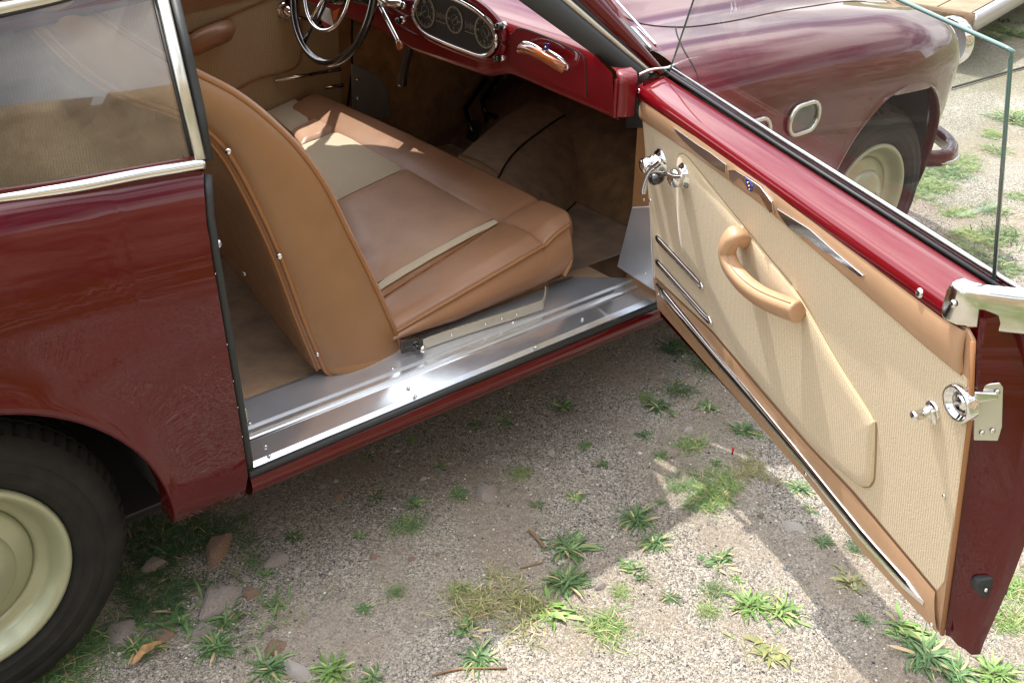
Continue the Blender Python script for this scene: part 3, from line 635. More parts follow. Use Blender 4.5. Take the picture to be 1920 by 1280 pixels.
# ================= wheels
def wheel(loc, steer, mirror):
    ROT = Matrix.Rotation(-steer, 4, 'Z'); loc = Vector(loc)
    w = bpy.data.objects.new('wheel', None); C.objects.link(w); w.parent = car; w.location = loc - CAR; w.rotation_euler = (0, 0, -steer + (math.pi if mirror else 0))
    r, T = .194, .308
    ax = (0, -1, 0)
    prof = [(r - .012, -.020), (r, -.004), (r + .006, .003), (r + .016, .008), (r + .018, .0095), (r + .021, .0088), (r + .03, .012), (r + .036, .0128), (r + .038, .0143), (r + .041, .0136), (r + .055, .0145), (r + .058, .0125), (r + .062, .0145), (r + .085, .008), (T - .016, -.004), (T - .013, -.007), (T - .006, -.016),
            (T - .001, -.024), (T, -.030), (T - .007, -.031), (T - .007, -.035), (T + .001, -.036), (T + .002, -.055), (T - .006, -.056), (T - .006, -.061), (T + .002, -.062), (T + .002, -.082), (T - .006, -.083), (T - .006, -.088), (T + .002, -.089),
            (T, -.112), (T - .007, -.113), (T - .007, -.118), (T - .001, -.119), (T - .008, -.13), (T - .03, -.143), (T - .08, -.15), (r, -.14)]
    a, b, x = basis(ax); n = 288; rows = []
    for k_, (rr_, h) in enumerate(prof):
        row = []
        for i in range(n):
            q = rr_
            if 15 <= k_ <= 18 and i % 4 == 0: q -= .006
            if 18 < k_ < 32 and i % 4 == 0: q -= .002
            row.append(x * h + a * (q * math.cos(2 * math.pi * i / n)) + b * (q * math.sin(2 * math.pi * i / n)))
        rows.append(row)
    v = [p for r_ in rows for p in r_]; f = []
    for i in range(len(rows) - 1):
        for j in range(n): A = i * n + j; B = i * n + (j + 1) % n; f.append((A, B, B + n, A + n))
    me = bpy.data.meshes.new('tyre'); me.from_pydata(v, [], f); me.update()
    o = bpy.data.objects.new('tyre', me); me.materials.append(TYRE); C.objects.link(o); o.parent = w
    for p in me.polygons: p.use_smooth = True
    me.set_sharp_from_angle(angle=R(50))
    def ltc(name, prof, m, n=72):
        rows = [[x * h + a * (rr_ * math.cos(2 * math.pi * i / n)) + b * (rr_ * math.sin(2 * math.pi * i / n)) for i in range(n)] for rr_, h in prof]
        v = [p for r_ in rows for p in r_]; f = []
        for i in range(len(rows) - 1):
            for j in range(n): A = i * n + j; B = i * n + (j + 1) % n; f.append((A, B, B + n, A + n))
        me = bpy.data.meshes.new(name); me.from_pydata(v, [], f); me.update()
        for p in me.polygons: p.use_smooth = True
        me.materials.append(m); o = bpy.data.objects.new(name, me); C.objects.link(o); o.parent = w; me.set_sharp_from_angle(angle=R(55)); return o
    ltc('rim', [(r - .012, -.03), (r - .002, -.010), (r + .001, .002), (r - .002, .008), (r - .008, .0095), (r - .014, .006), (r - .020, -.002), (r - .030, -.020), (r - .036, -.028), (r - .046, -.031), (r - .052, -.034), (r - .056, -.044), (r - .058, -.048)], RIMM)
    ltc('wheel_disc', [(r - .054, -.048), (r - .056, -.036), (r - .060, -.031), (r - .066, -.029), (.112, -.020), (.101, -.017)], RIMM)
    ltc('hub_cap', [(.104, -.019), (.1005, -.012), (.095, -.0065), (.080, .004), (.055, .014), (.040, .018), (.0385, .0155), (.034, .0155), (.020, .018), (.0005, .019)], RIMM)
    return w
WR = (-0.532, 0.052, .31); WF = (2.278, 0.128, .31)
wheel(WR, 0, False)
wheel(WF, .04, False)
wheel((WR[0], 1.70 - WR[1], WR[2]), 0, True)
wheel((WF[0], 1.70 - WF[1], WF[2]), .04, True)

# ================= seat back
FP = [(-0.175, 0.2, 1.289), (-0.115, 0.2, 1.221), (-0.057, 0.2, 1.166), (0.019, 0.2, 1.105), (0.077, 0.2, 1.067), (0.143, 0.2, 1.021), (0.204, 0.2, 0.963), (0.268, 0.2, 0.886), (0.323, 0.2, 0.795), (0.369, 0.2, 0.688), (0.431, 0.2, 0.544), (0.478, 0.2, 0.423), (0.502, 0.2, 0.351)]
RP = [(-0.247, 0.2, 1.284), (-0.189, 0.2, 1.203), (-0.128, 0.2, 1.119), (-0.06, 0.2, 1.057), (0.032, 0.2, 1.006), (0.077, 0.2, 0.969), (0.121, 0.2, 0.907), (0.166, 0.2, 0.799), (0.209, 0.2, 0.672), (0.253, 0.2, 0.508), (0.293, 0.2, 0.377)]
BT = [(0.502, 0.2, 0.351), (0.501, 0.2, 0.332), (0.475, 0.2, 0.313), (0.438, 0.2, 0.311), (0.394, 0.2, 0.317), (0.352, 0.2, 0.33), (0.324, 0.2, 0.344), (0.3, 0.2, 0.365), (0.293, 0.2, 0.377)]
fpth, rpth = resample(cr_path(FP, 8), 60), resample(cr_path(RP, 8), 60)
rows = []
for i, (a, b) in enumerate(zip(rpth, fpth)):
    t_ = i / 59; row = []
    for j in range(13):
        t = j / 12; p = a.lerp(b, t)
        e = math.sin(math.pi * t) ** .55
        wr = .0022 * noise.noise((p.x * 22, 7, p.z * 9)) + .002 * noise.noise((p.x * 60, 2, p.z * 30)) * math.exp(-((t_ - .8) / .2) ** 2)
        row.append(V(p.x, p.y - .020 * e - wr * e, p.z))
    rows.append(row)
sb = grid('seat_back', rows, LEATH, car); sb['label'] = 'tan leather seat back leaning rearward'
# rounded foot of the side panel
bt = resample(cr_path(BT, 5), 21)
cen = V(*(0.387, 0.2, 0.412)); cen.y = .182
frows = [[p.lerp(rows[-1][12 - round(k * 12 / 20)] , s) + V(0, -.012 * math.sin(math.pi * min(1, s * 1.0)) * 0, 0) for k, p in enumerate(bt)] for s in (0, .12, .3, .6, 1)]
for s_, r_ in zip((0, .12, .3, .6, 1), frows):
    for k, p in enumerate(r_): p.y = .2 + (rows[-1][12 - round(k * 12 / 20)].y - .2) * min(1, s_ * 2.2) - .012 * math.sin(math.pi * k / 20) * math.sin(math.pi * min(1, s_)) 
grid('side_panel_foot', frows, LEATH, sb)
loop_path = [p + V(0, -.002, 0) for p in fpth] + [p + V(0, -.002, 0) for p in bt[1:-1]] + [p + V(0, -.002, 0) for p in reversed(rpth)]
tube('piping', loop_path, .0052, PIPE, sb, n=8)
tube('piping', [p + V(-.012, .006, -.004) for p in rpth[4:]], .004, PIPE, sb, n=8)
# rear face
FE = V(*(0.29, 0.671, 0.514))
rr = []
nn = 60
for i, a in enumerate(rpth):
    t = i / 59
    far = a + (FE - rpth[-1]) * 1.0
    far2 = V(a.x, a.y + (FE.y - .2), a.z + (FE.z - rpth[-1].z) * max(0, t * 1.6 - .6))
    far3 = V(a.x, 1.45, a.z + (FE.z - rpth[-1].z) * max(0, t * 1.6 - .6) * 1.3)
    rr.append([V(a.x, a.y, a.z), V(a.x - .014, a.y + .006, a.z - .003), V(a.x - .016, a.y + .03, a.z)] + [V(a.x - .016, a.y + .03, a.z).lerp(far2 + V(-.016, 0, 0), s) for s in (.25, .5, .75, 1)] + [far3 + V(-.016, 0, 0)])
bk = grid('back_panel', rr, LEATHB, sb)
ff_ = []
for i, a in enumerate(fpth):
    ff_.append([V(*a), V(a.x + .012, a.y + .008, a.z + .003), V(a.x + .012, a.y + .06, a.z + .002), V(a.x + .004, .45, a.z - .01), V(a.x + .004, 1.2, a.z - .01), V(a.x + .012, 1.45, a.z)])
grid('front_face', ff_, LEATHP, sb)
mesh('lower_edge', [rpth[-1], rr[-1][-2], rr[-1][-1], ff_[-1][-1], ff_[-1][-2], fpth[-1]], [(0, 1, 2, 3, 4, 5)], LEATHB, sb)
mesh('top_edge', [rpth[0], rr[0][-1], ff_[0][-1], fpth[0]], [(0, 1, 2, 3)], LEATH, sb)
for p in [(0.11, 0.182, 0.923), (0.2, 0.186, 0.681)]: screw(p, (-.5, -1, 0), .0065, 'snap_fastener', sb)
screw((0.363, 0.186, 0.351), (0, -1, .1), .006, 'snap_fastener', sb)
for p in [(0.235, 0.237, 0.523), (0.275, 0.193, 0.422), (0.19, 0.331, 0.587)]: screw(p, (-1, -.5, 0), .005, 'snap_fastener', sb)
pin = lathe('seat_pin', V(*(0.028, 0.1, 0.79)), (.2, -1, .1), [(.0005, .012), (.006, .011), (.009, .006), (.009, 0), (.005, -.001), (.005, -.05)], CHROME, car, n=16)

# ================= cushion
def seamy(x): return lerp(x, [.42, .553, .931, 1.05], [.30, .335, .378, .345])
def cz(x, y):
    z = .405 + .19 * (x - .47)
    ys = seamy(x)
    fr = max(0, min(1, (x - .93 - .03 * (y - .2)) / .10)); 
    xf = 1.075 + .02 * math.sin((y - .2) * 2.2)
    # bolster: front roll
    if x > .94:
        t = (x - .94) / (xf - .94); z += .030 * math.sin(math.pi * min(1, t * .62 + .02)) ** .7 - (.05 * max(0, t - .72) ** 2 / .08)
        if t > .93: z -= .02 * (t - .93) / .07
    if y < ys:
        t = (ys - y) / max(.01, ys - .205); z += (.008 + .010 * lerp(x, [.5, 1.0], [0.1, 1])) * math.sin(math.pi * min(1, t * .62 + .02)) ** .7 * (1 if x < .94 else .35); 
        z -= .014 * max(0, t - .75) / .25
    if y > ys:
        for d in (abs(y - ys),): z -= .006 * math.exp(-(d / .009) ** 2)
        z += .006 * math.sin(math.pi * min(1, max(0, (x - .5) / .42))) 
    if y > ys - .01: z -= .006 * math.exp(-((x - .94) / .010) ** 2)
    if y < ys: z -= .005 * math.exp(-((y - ys) / .008) ** 2)
    # corner crease
    if x > .93 and y < .42:
        ly = .378 - (x - .931) * .18; z -= .003 * math.exp(-((y - ly) / .005) ** 2)
    far = max(0, (y - 1.41) / .10); z -= .05 * far ** 3
    z += .0008 * noise.noise((x * 18, y * 11, 0))
    return z
xs = [.42 + (1.095 - .42) * i / 149 for i in range(150)]; ys_ = [.200 + 1.31 * (i / 150) for i in range(151)]
xs = [min(x, 1.095) for x in xs]
rows = []
for y in ys_:
    xf = 1.06 + .025 * math.sin((y - .2) * 2.4) - .035 * math.exp(-((y - .2) / .04))
    row = [(min(x, xf), y - .0, cz(min(x, xf), y)) for x in xs if x <= xf]
    nrow = []
    for i in range(150): x = .42 + (xf - .42) * i / 149; nrow.append(V(x, y, cz(x, y)))
    e = nrow[-1]; d = V(1, 0, 0)
    nrow += [e + V(.008, 0, -.010), e + V(.012, 0, -.03), e + V(.004, 0, -.08), e + V(-.012, 0, -.135)]
    rows.append(nrow)
# near side wall rows in front of the first row
top = rows[0]
sk = []
zb = lambda x: lerp(x, [.42, .50, .66, .91, 1.0, 1.08], [.39, .383, .371, .383, .392, .40])
for h, oy in ((1, .008), (.75, -.006), (.45, -.012), (.2, -.008), (.04, .0), (0, .006)):
    sk.append([V(p.x - (.004 if i > 149 else 0), .2 + (oy if h > .0 else 0.006) - .0, p.z if i > 149 and False else zb(min(p.x, 1.05)) + max(0, (p.z - zb(min(p.x, 1.05)))) * h - (0 if h else 0)) for i, p in enumerate(top)])
rows = list(reversed(sk)) + rows[1:]
cu = grid('seat_cushion', rows, LEATHB, car); cu['label'] = 'brown leather bench seat cushion with cream cloth inserts'
pp = [V(p.x, .2 + .001, p.z + .001) for p in sk[0][:150]]
tube('piping', pp, .0045, PIPE, cu, n=8)
tube('seam', [V(x, seamy(x), cz(x, seamy(x)) + .001) for x in [.5 + .44 * i / 30 for i in range(31)]], .0028, PIPE, cu, n=6)
tube('seam', [V(.94, y, cz(.94, y) + .0008) for y in [.378 + 1.03 * i / 60 for i in range(61)]], .0028, PIPE, cu, n=6)
def pad(name, px, m, th=.010, lift=.004):
    # panel following the cushion surface
    n = 14; rows = []
    a, b, c, d = [Vector(p) for p in px]
    for i in range(n + 1):
        r_ = []
        for j in range(n + 1):
            p = a.lerp(b, j / n).lerp(d.lerp(c, j / n), i / n); u = min(i, n - i, j, n - j) / n
            zz = .405 + .19 * (p.x - .47) + .006 * math.sin(math.pi * min(1, max(0, (p.x - .5) / .42))) 
            r_.append(V(p.x, p.y, zz + lift + th * min(1, u * 9) ** .5 + .0012 * noise.noise((p.x * 35, p.y * 14, 2))))
        rows.append(r_)
    return grid(name, rows, m, cu)
pad('leather_insert', [(0.844, 1.201, 0.476), (0.871, 1.311, 0.481), (1.003, 1.335, 0.506), (0.985, 1.198, 0.503)], LEATHP)
pad('leather_insert', [(0.558, 0.386, 0.422), (0.716, 0.808, 0.452), (0.961, 0.818, 0.498), (0.94, 0.402, 0.494)], LEATHP, .013)
pad('cloth_insert', [(0.721, 0.811, 0.453), (0.842, 1.197, 0.476), (0.984, 1.194, 0.503), (0.962, 0.822, 0.498)], FABS, .007)
pad('cloth_insert', [(0.871, 1.311, 0.481), (0.899, 1.511, 0.487), (1.009, 1.52, 0.507), (1.005, 1.339, 0.507)], FABS, .007)
pad('cloth_strip', [(0.552, 0.355, 0.421), (0.558, 0.382, 0.422), (0.938, 0.395, 0.494), (0.935, 0.374, 0.493)], FABS, .006)
# chrome seat frame
fr_ = [(0.525, 0.159, 0.372), (0.622, 0.157, 0.372), (0.856, 0.138, 0.374), (0.889, 0.14, 0.376), (0.912, 0.157, 0.378), (0.93, 0.178, 0.382)]
bar = sweep('seat_frame', cr_path(fr_, 6), [(-.002, -.013), (-.002, .013), (.002, .013), (.002, -.013)], CHROMEC, car, bevel=.001)
for p in [(0.615, 0.156, 0.372), (0.759, 0.144, 0.373), (0.802, 0.139, 0.373), (0.711, 0.147, 0.373)]: screw(V(*p) + V(0, -.003, 0), (0, -1, .2), .0035, 'screw', bar)
hb = plate('hinge_bracket', [(0.471, 0.155, 0.403), (0.513, 0.155, 0.401), (0.534, 0.155, 0.385), (0.535, 0.155, 0.359), (0.512, 0.155, 0.363), (0.473, 0.155, 0.369)], (0, 1, 0), .006, BLACK, car, bevel=.002)
lathe('hinge_bolt', V(*(0.519, 0.15, 0.371)), (.3, -1, .2), [(.0005, .016), (.006, .0155), (.009, .012), (.009, .004), (.006, .003), (.006, -.01)], CHROME, hb, n=18)
box('seat_base', (.50, .24, .22), (1.0, 1.46, .385), CARPETD, car)
# ================= rear bench
rb = grid('rear_bench', [[(x, y, z) for y in (.45, .6, .85, 1.1, 1.25)] for x, z in ((-.35, .24), (-.36, .50), (-.42, .53), (-.85, .50), (-.95, .52), (-1.12, .92), (-1.3, .94))], mat('tan_rear_bench', (.46, .33, .19), .7, vary=.2, vscale=8), car)
rb2 = grid('side_lining', [[(x, .125, .72), (x, .115, .8), (x, .10, .945)] for x in (-1.4, -.8, -.3, -.04)], FABX, car)
# ================= far (driver) side
FY = 1.52
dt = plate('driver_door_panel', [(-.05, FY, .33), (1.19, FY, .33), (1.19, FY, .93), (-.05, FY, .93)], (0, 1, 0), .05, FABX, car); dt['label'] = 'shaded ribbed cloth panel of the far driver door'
plate('side_lining', [(-1.4, FY, .24), (-.06, FY, .24), (-.06, FY, .94), (-1.4, FY, .94)], (0, 1, 0), .05, LEATHD, car)
sweep('door_top_rail', [(-.05, FY - .012, .925), (1.19, FY - .012, .925)], [(-.012, -.03), (-.012, .03), (.014, .03), (.018, 0), (.014, -.03)], LEATHB, dt, up=V(0, 0, 1))
plate('leather_band', [(0.632, 1.518, 0.831), (0.898, 1.518, 0.854), (1.334, 1.518, 0.897), (0.649, 1.518, 0.966)], (0, -1, 0), .004, LEATHB, dt)
tube('panel_seam', cr_path([(0.64, 1.516, 0.77), (0.748, 1.516, 0.797), (0.895, 1.516, 0.833), (0.971, 1.516, 0.85)], 6), .0035, PIPE, dt, n=6)
tube('panel_seam', cr_path([(0.797, 1.516, 0.577), (0.874, 1.516, 0.602), (0.971, 1.516, 0.607), (1.021, 1.516, 0.617), (1.043, 1.516, 0.65), (1.051, 1.516, 0.727), (1.044, 1.516, 0.795), (1.04, 1.516, 0.845)], 6), .0035, PIPE, dt, n=6)
arm = [(0.629, 1.5, 0.744), (0.659, 1.47, 0.759), (0.699, 1.46, 0.774), (0.749, 1.47, 0.781), (0.785, 1.51, 0.777)]
sweep('armrest', cr_path(arm, 6), [(-.026, -.032), (-.030, .0), (-.020, .020), (.0, .026), (.020, .020), (.03, 0), (.02, -.032)], LEATHB, dt, up=V(0, -.3, 1))
for a, b in (((0.938, 1.512, 0.586), (1.19, 1.512, 0.584)), ((1.124, 1.512, 0.531), (1.198, 1.512, 0.528))):
    sweep('chrome_strip', [a, b], circ(.004, 8, .007), CHROME, dt)
lathe('window_crank', V(*(0.999, 1.505, 0.8)), (0, -1, 0), [(.034, -.014), (.034, -.006), (.028, -.004), (.027, .002), (.020, .016), (.010, .026), (.0005, .03)], CHROME, dt, n=24)
tube('crank_arm', [(0.982, 1.475, 0.808), (1.01, 1.46, 0.789), (1.067, 1.46, 0.77)], .006, CHROME, dt)
lathe('crank_knob', V(*(1.077, 1.475, 0.759)), (0, -1, 0), [(.0005, .04), (.012, .036), (.016, .02), (.012, 0)], BLACK, dt, n=16)
tube('door_edge', [(1.248, 1.512, 0.839), (1.238, 1.512, 0.702), (1.232, 1.512, 0.568), (1.209, 1.512, 0.451)], .004, DARK, car, n=6)
kpl = plate('kick_plate', cr_path([(1.225, 1.5, 0.599), (1.288, 1.5, 0.565), (1.34, 1.5, 0.525), (1.365, 1.5, 0.464), (1.367, 1.5, 0.383), (1.222, 1.5, 0.433)], 5), (0, 1, 0), .006, ALUD, car)
for p in [(1.18, 1.397, 0.577), (1.179, 1.397, 0.513)]: screw(p, (0, -1, 0), .006, 'screw', kpl)
# ================= dashboard
DX = 1.0
prof = [(1.10, .835), (1.02, .845), (1.004, .853), (1.000, .865), (1.000, .95), (1.003, .968), (1.012, .980), (1.03, .988), (1.09, .990), (1.13, .990), (1.16, .988)]
def dzoff(y, z):
    # the lower edge dips toward the centre of the car, the top edge follows the hood of the dials
    top = lerp(y, [.05, .23, .48, .545, .84, 1.5], [0, .004, -.035, .0, -.0, -.0]) if z > .94 else 0
    return 0
rows = []
yy = [.058 + .0 * i for i in range(1)] + [.07 + .035 * i for i in range(44)] + [1.63]
def botz(y): return lerp(y, [.05, .30, .446, .50, .53, .83, 1.0, 1.1, 1.5], [.863, .872, .878, .858, .848, .840, .86, .862, .86])
for y in yy:
    b0 = botz(y); k = 1 - ((y - .85) / .80) ** 2
    row = []
    for x, z in prof:
        ye = y if y > .4 else .4 - (.4 - y) * (.4 - max(.058, (.058 + .085 * min(1, max(0, (z - .945) / .035)) + 1.1 * max(0, x - 1.03)))) / (.4 - .058)
        z2 = b0 + (z - .865) if z < .9 else z + (0 if z < .96 else .0)
        row.append((x + (max(0, x - 1.05) / .11 * .19 * max(0, k)), ye, z2 + (.02 * max(0, k) if x > 1.1 else 0)))
    rows.append(row)
dash = grid('dashboard', rows, PAINT2, car, auto=60); dash['label'] = 'glossy dark red painted dashboard'
# right end pod beside the post
pod = []
for i in range(9):
    a = R(-90 + 180 * i / 8); 
pr = [(1, 0.055, 0.863), (1, 0.058, 0.976)]
rows = []
for (x, y, sc) in ((1.00, .058, 1), (1.0, .050, 1.0), (1.006, .040, 1.0), (1.018, .032, .99), (1.035, .028, .97)):
    rows.append([(x, y, .858), (x, y, .87), (x, y, .90), (x, y, .93), (x + .002, y, .945), (x + .010, y + .012, .955), (x + .02, y + .04, .958)])
grid('dash_pod', rows, PAINT2, dash)
tube('pod_bead', cr_path([(1.0 - .002, .052, .855), (.997, .052, .88), (.997, .053, .90), (.998, .054, .93), (1.0, .056, .942)], 5), .0045, PAINT2, dash)
# instrument cluster
ce = [(0.985, 0.792, 0.964), (0.985, 0.749, 1.003), (0.985, 0.646, 1.009), (0.985, 0.57, 1.003), (0.985, 0.516, 0.99), (0.985, 0.476, 0.97), (0.985, 0.458, 0.939), (0.985, 0.477, 0.909), (0.985, 0.513, 0.892), (0.985, 0.589, 0.89), (0.985, 0.668, 0.891), (0.985, 0.75, 0.897), (0.985, 0.788, 0.913), (0.985, 0.807, 0.936)]
cl = plate('instrument_panel', cr_path(ce, 6, True), (1, 0, 0), .018, DIAL, dash)
tube('bezel', cr_path([V(*p) + V(-.002, 0, 0) for p in ce], 8, True), .0062, CHROME, dash, closed=True)
tube('cluster_lip', cr_path([V(*p) + V(.012, (V(*p).y - .67) * .06, (V(*p).z - .95) * .18) for p in ce], 8, True), .012, PAINT2, dash, closed=True)
def text(s, p, size, m, parent, flip=False):
    cu_ = bpy.data.curves.new('numeral', 'FONT'); cu_.body = s; cu_.size = size; cu_.align_x = 'CENTER'; cu_.align_y = 'CENTER'; cu_.extrude = .0003
    o = bpy.data.objects.new('tmp', cu_); dg = bpy.context.evaluated_depsgraph_get()
    C.objects.link(o); bpy.context.view_layer.update(); me = bpy.data.meshes.new_from_object(o.evaluated_get(bpy.context.evaluated_depsgraph_get())); C.objects.unlink(o)
    me.name = 'numeral'
    M = Matrix.Translation(p) @ Matrix(((0, 0, -1, 0), (-1, 0, 0, 0), (0, 1, 0, 0), (0, 0, 0, 1)))
    me.transform(M); me.materials.clear(); return link('numeral', me, parent, m, False)
def gauge(c, r, nums, nt, needle):
    c = Vector(c); g = lathe('gauge', c, (-1, 0, 0), [(r, .001), (r, .003), (r - .002, .004), (r - .003, .002)], INK, cl, n=40)
    v = []; f = []
    def bar_(a, r0, r1, w, dx=-.0022):
        d = V(0, -math.sin(a), math.cos(a)); s = V(0, -math.cos(a), -math.sin(a)) * w; k = len(v)
        v.extend([c + d * r0 - s + V(dx, 0, 0), c + d * r1 - s + V(dx, 0, 0), c + d * r1 + s + V(dx, 0, 0), c + d * r0 + s + V(dx, 0, 0)]); f.append((k, k + 1, k + 2, k + 3))
    for i in range(nt): bar_(2 * math.pi * i / nt, r * (.80 if i % 5 else .72), r * .93, r * (.012 if i % 5 else .03))
    bar_(needle, -.2 * r, .6 * r, r * .03, -.004)
    mesh('dial_marks', v, f, INK, cl, smooth=False)
    lathe('dial_centre', c, (-1, 0, 0), [(r * .38, .001), (r * .38, .002), (r * .36, .002)], INK, cl, n=24)
    for s_, a in nums:
        d = V(0, -math.sin(a), math.cos(a)); text(s_, c + d * r * .58 + V(-.004, 0, 0), r * .28, INK, cl)
gr_ = V(*(0.984, 0.503, 0.953)); gl_ = V(*(0.984, 0.753, 0.953)); gc_ = V(*(0.984, 0.627, 0.957))
gauge(gr_, .040, [('12', math.pi), ('6', 0), ('3', math.pi / 2), ('9', -math.pi / 2)], 60, 2.4)
gauge(gl_, .042, [('80', 0), ('40', 2), ('120', -2)], 60, -2.2)
gauge(gc_, .034, [('5', math.pi), ('10', 1.6), ('0', -1.6)], 40, .9)
def fuel(px, nm):
    v = []; f = []
    c = Vector(px)
    for i in range(9):
        y = c.y + .02 - .005 * i; k = len(v); hh = .010 if i % 4 == 0 else .006
        v.extend([(c.x, y, c.z - hh), (c.x, y - .0016, c.z - hh), (c.x, y - .0016, c.z + hh), (c.x, y, c.z + hh)]); f.append((k, k + 1, k + 2, k + 3))
    k = len(v); v.extend([(c.x, c.y + .022, c.z - .017), (c.x, c.y - .022, c.z - .017), (c.x, c.y - .022, c.z - .015), (c.x, c.y + .022, c.z - .015)]); f.append((k, k + 1, k + 2, k + 3))
    mesh('dial_marks', v, f, INK, cl, smooth=False)
fuel((0.983, 0.686, 0.955), 0); fuel((0.983, 0.562, 0.954), 0)
# knobs
def knob(p, par, r=.009):
    p = Vector(p); lathe('knob', p, (-1, 0, 0), [(r * .7, -.002), (r * .7, .010), (r, .012), (r, .022), (r * .8, .026), (.0005, .027)], BLACK, par, n=16)
    lathe('knob_collar', p, (-1, 0, 0), [(r * 1.05, -.001), (r * 1.05, .008), (r * .7, .009)], CHROME, par, n=16)
for p in ((1, 0.449, 0.978), (1, 0.453, 0.898), (1, 0.874, 0.943), (1, 0.876, 0.903), (1, 0.871, 0.986)): knob(p, dash)
# glove box lid with grab handle
gb = [(0.996, 0.428, 0.887), (0.996, 0.423, 0.95), (0.996, 0.41, 0.974), (0.996, 0.386, 0.984), (0.996, 0.299, 0.983), (0.996, 0.206, 0.976), (0.996, 0.177, 0.968), (0.996, 0.157, 0.948), (0.996, 0.149, 0.881), (0.996, 0.153, 0.867)]
gb3 = [(0.996, 0.428, 0.887), (0.996, 0.423, 0.95), (0.996, 0.412, 0.971), (0.996, 0.386, 0.984), (0.996, 0.299, 0.983), (0.996, 0.206, 0.976), (0.996, 0.175, 0.969), (0.996, 0.158, 0.951), (0.996, 0.149, 0.876)]
tube('glovebox_gap', cr_path([V(1.0, p[1], p[2]) for p in gb3], 4), .0022, DARK, dash, n=6)
lid = plate('glovebox_lid', [V(.9975, p[1], p[2]) for p in cr_path(gb3, 4)], (1, 0, 0), .004, PAINT2, dash, bevel=.0015)
h0 = [(0.975, 0.358, 0.948), (0.962, 0.307, 0.959), (0.957, 0.258, 0.958), (0.962, 0.218, 0.949), (0.975, 0.199, 0.939)]
gh = sweep('grab_handle', cr_path(h0, 6), [(-.010, -.016), (-.014, -.004), (-.010, .006), (.006, .008), (.012, .0), (.008, -.014)], WOODH, dash, up=V(0, 0, 1))
h1 = [(0.988, 0.375, 0.947), (0.972, 0.338, 0.965), (0.966, 0.293, 0.966), (0.964, 0.264, 0.959), (0.964, 0.258, 0.958), (0.964, 0.247, 0.966), (0.97, 0.213, 0.957), (0.984, 0.203, 0.942), (0.99, 0.21, 0.929)]
sweep('handle_cap', cr_path(h1, 6), circ(.0065, 8, .0045), CHROME, dash)
plate('handle_face', [V(*p) for p in ((0.966, 0.344, 0.956), (0.964, 0.323, 0.968), (0.962, 0.286, 0.966), (0.96, 0.257, 0.955), (0.962, 0.245, 0.964), (0.964, 0.21, 0.958), (0.968, 0.194, 0.948), (0.96, 0.22, 0.95), (0.958, 0.258, 0.952), (0.96, 0.304, 0.956))], (1, 0, 0), .004, CHROME, dash)
bd = plate('badge', [(0.96, 0.261, 0.982), (0.96, 0.243, 0.985), (0.96, 0.244, 0.973), (0.96, 0.252, 0.96), (0.96, 0.26, 0.97)], (1, 0, 0), .003, BLUE, dash)
lathe('badge_dot', V(*(0.96, 0.253, 0.975)), (-1, 0, 0), [(.0025, 0), (.002, .002), (.0003, .0025)], GOLD, bd, n=8)
# demister grille on the dash top
for a, b in (((1.214, 0.619, 0.998), (1.113, 0.293, 0.996)), ((1.261, 0.615, 0.999), (1.138, 0.297, 0.997))):
    sweep('demister_bar', [a, b], circ(.0055, 8), CHROME, dash)
plate('demister_slot', [(1.231, 0.639, 0.995), (1.279, 0.64, 0.995), (1.144, 0.302, 0.995), (1.114, 0.297, 0.995)], (0, 0, 1), .002, DARK, dash)
sweep('demister_bar', [(1.105, 0.288, 0.997), (1.137, 0.291, 0.997)], circ(.0055, 8), CHROME, dash)
# ================= steering
SC_ = V(*(0.9, 1.072, 0.958)); SN = V(-.96, -.0, .28).normalized()
a_, b_, _ = basis(SN)
sw = lathe('steering_wheel', SC_, SN, [(.0005, .0), (.02, .012), (.035, .008), (.04, -.01), (.038, -.04)], BLACK, car, n=32)
ring = [SC_ + a_ * (.198 * math.cos(2 * math.pi * i / 72)) + b_ * (.198 * math.sin(2 * math.pi * i / 72)) for i in range(72)]
sweep('wheel_rim', ring, circ(.0115, 12), BLACK, sw, up=SN, closed=True)
hr = [SC_ + SN * .018 + a_ * (.112 * math.cos(2 * math.pi * i / 60)) + b_ * (.112 * math.sin(2 * math.pi * i / 60)) for i in range(60)]
sweep('horn_ring', hr, circ(.005, 10), CHROME, sw, up=SN, closed=True)
for ang in (90, 210, 330):
    d = a_ * math.cos(R(ang + 90)) + b_ * math.sin(R(ang + 90)); sweep('spoke', [SC_ + d * .03, SC_ + d * .11 - SN * .004, SC_ + d * .195], circ(.009, 8, .004), BLACK, sw, up=SN)
    sweep('horn_spoke', [SC_ + d * .02 + SN * .012, SC_ + d * .105 + SN * .018], circ(.004, 8), CHROME, sw, up=SN)
tube('steering_column', [SC_ - SN * .03, SC_ - SN * .75], .022, BLACK, car, n=16)
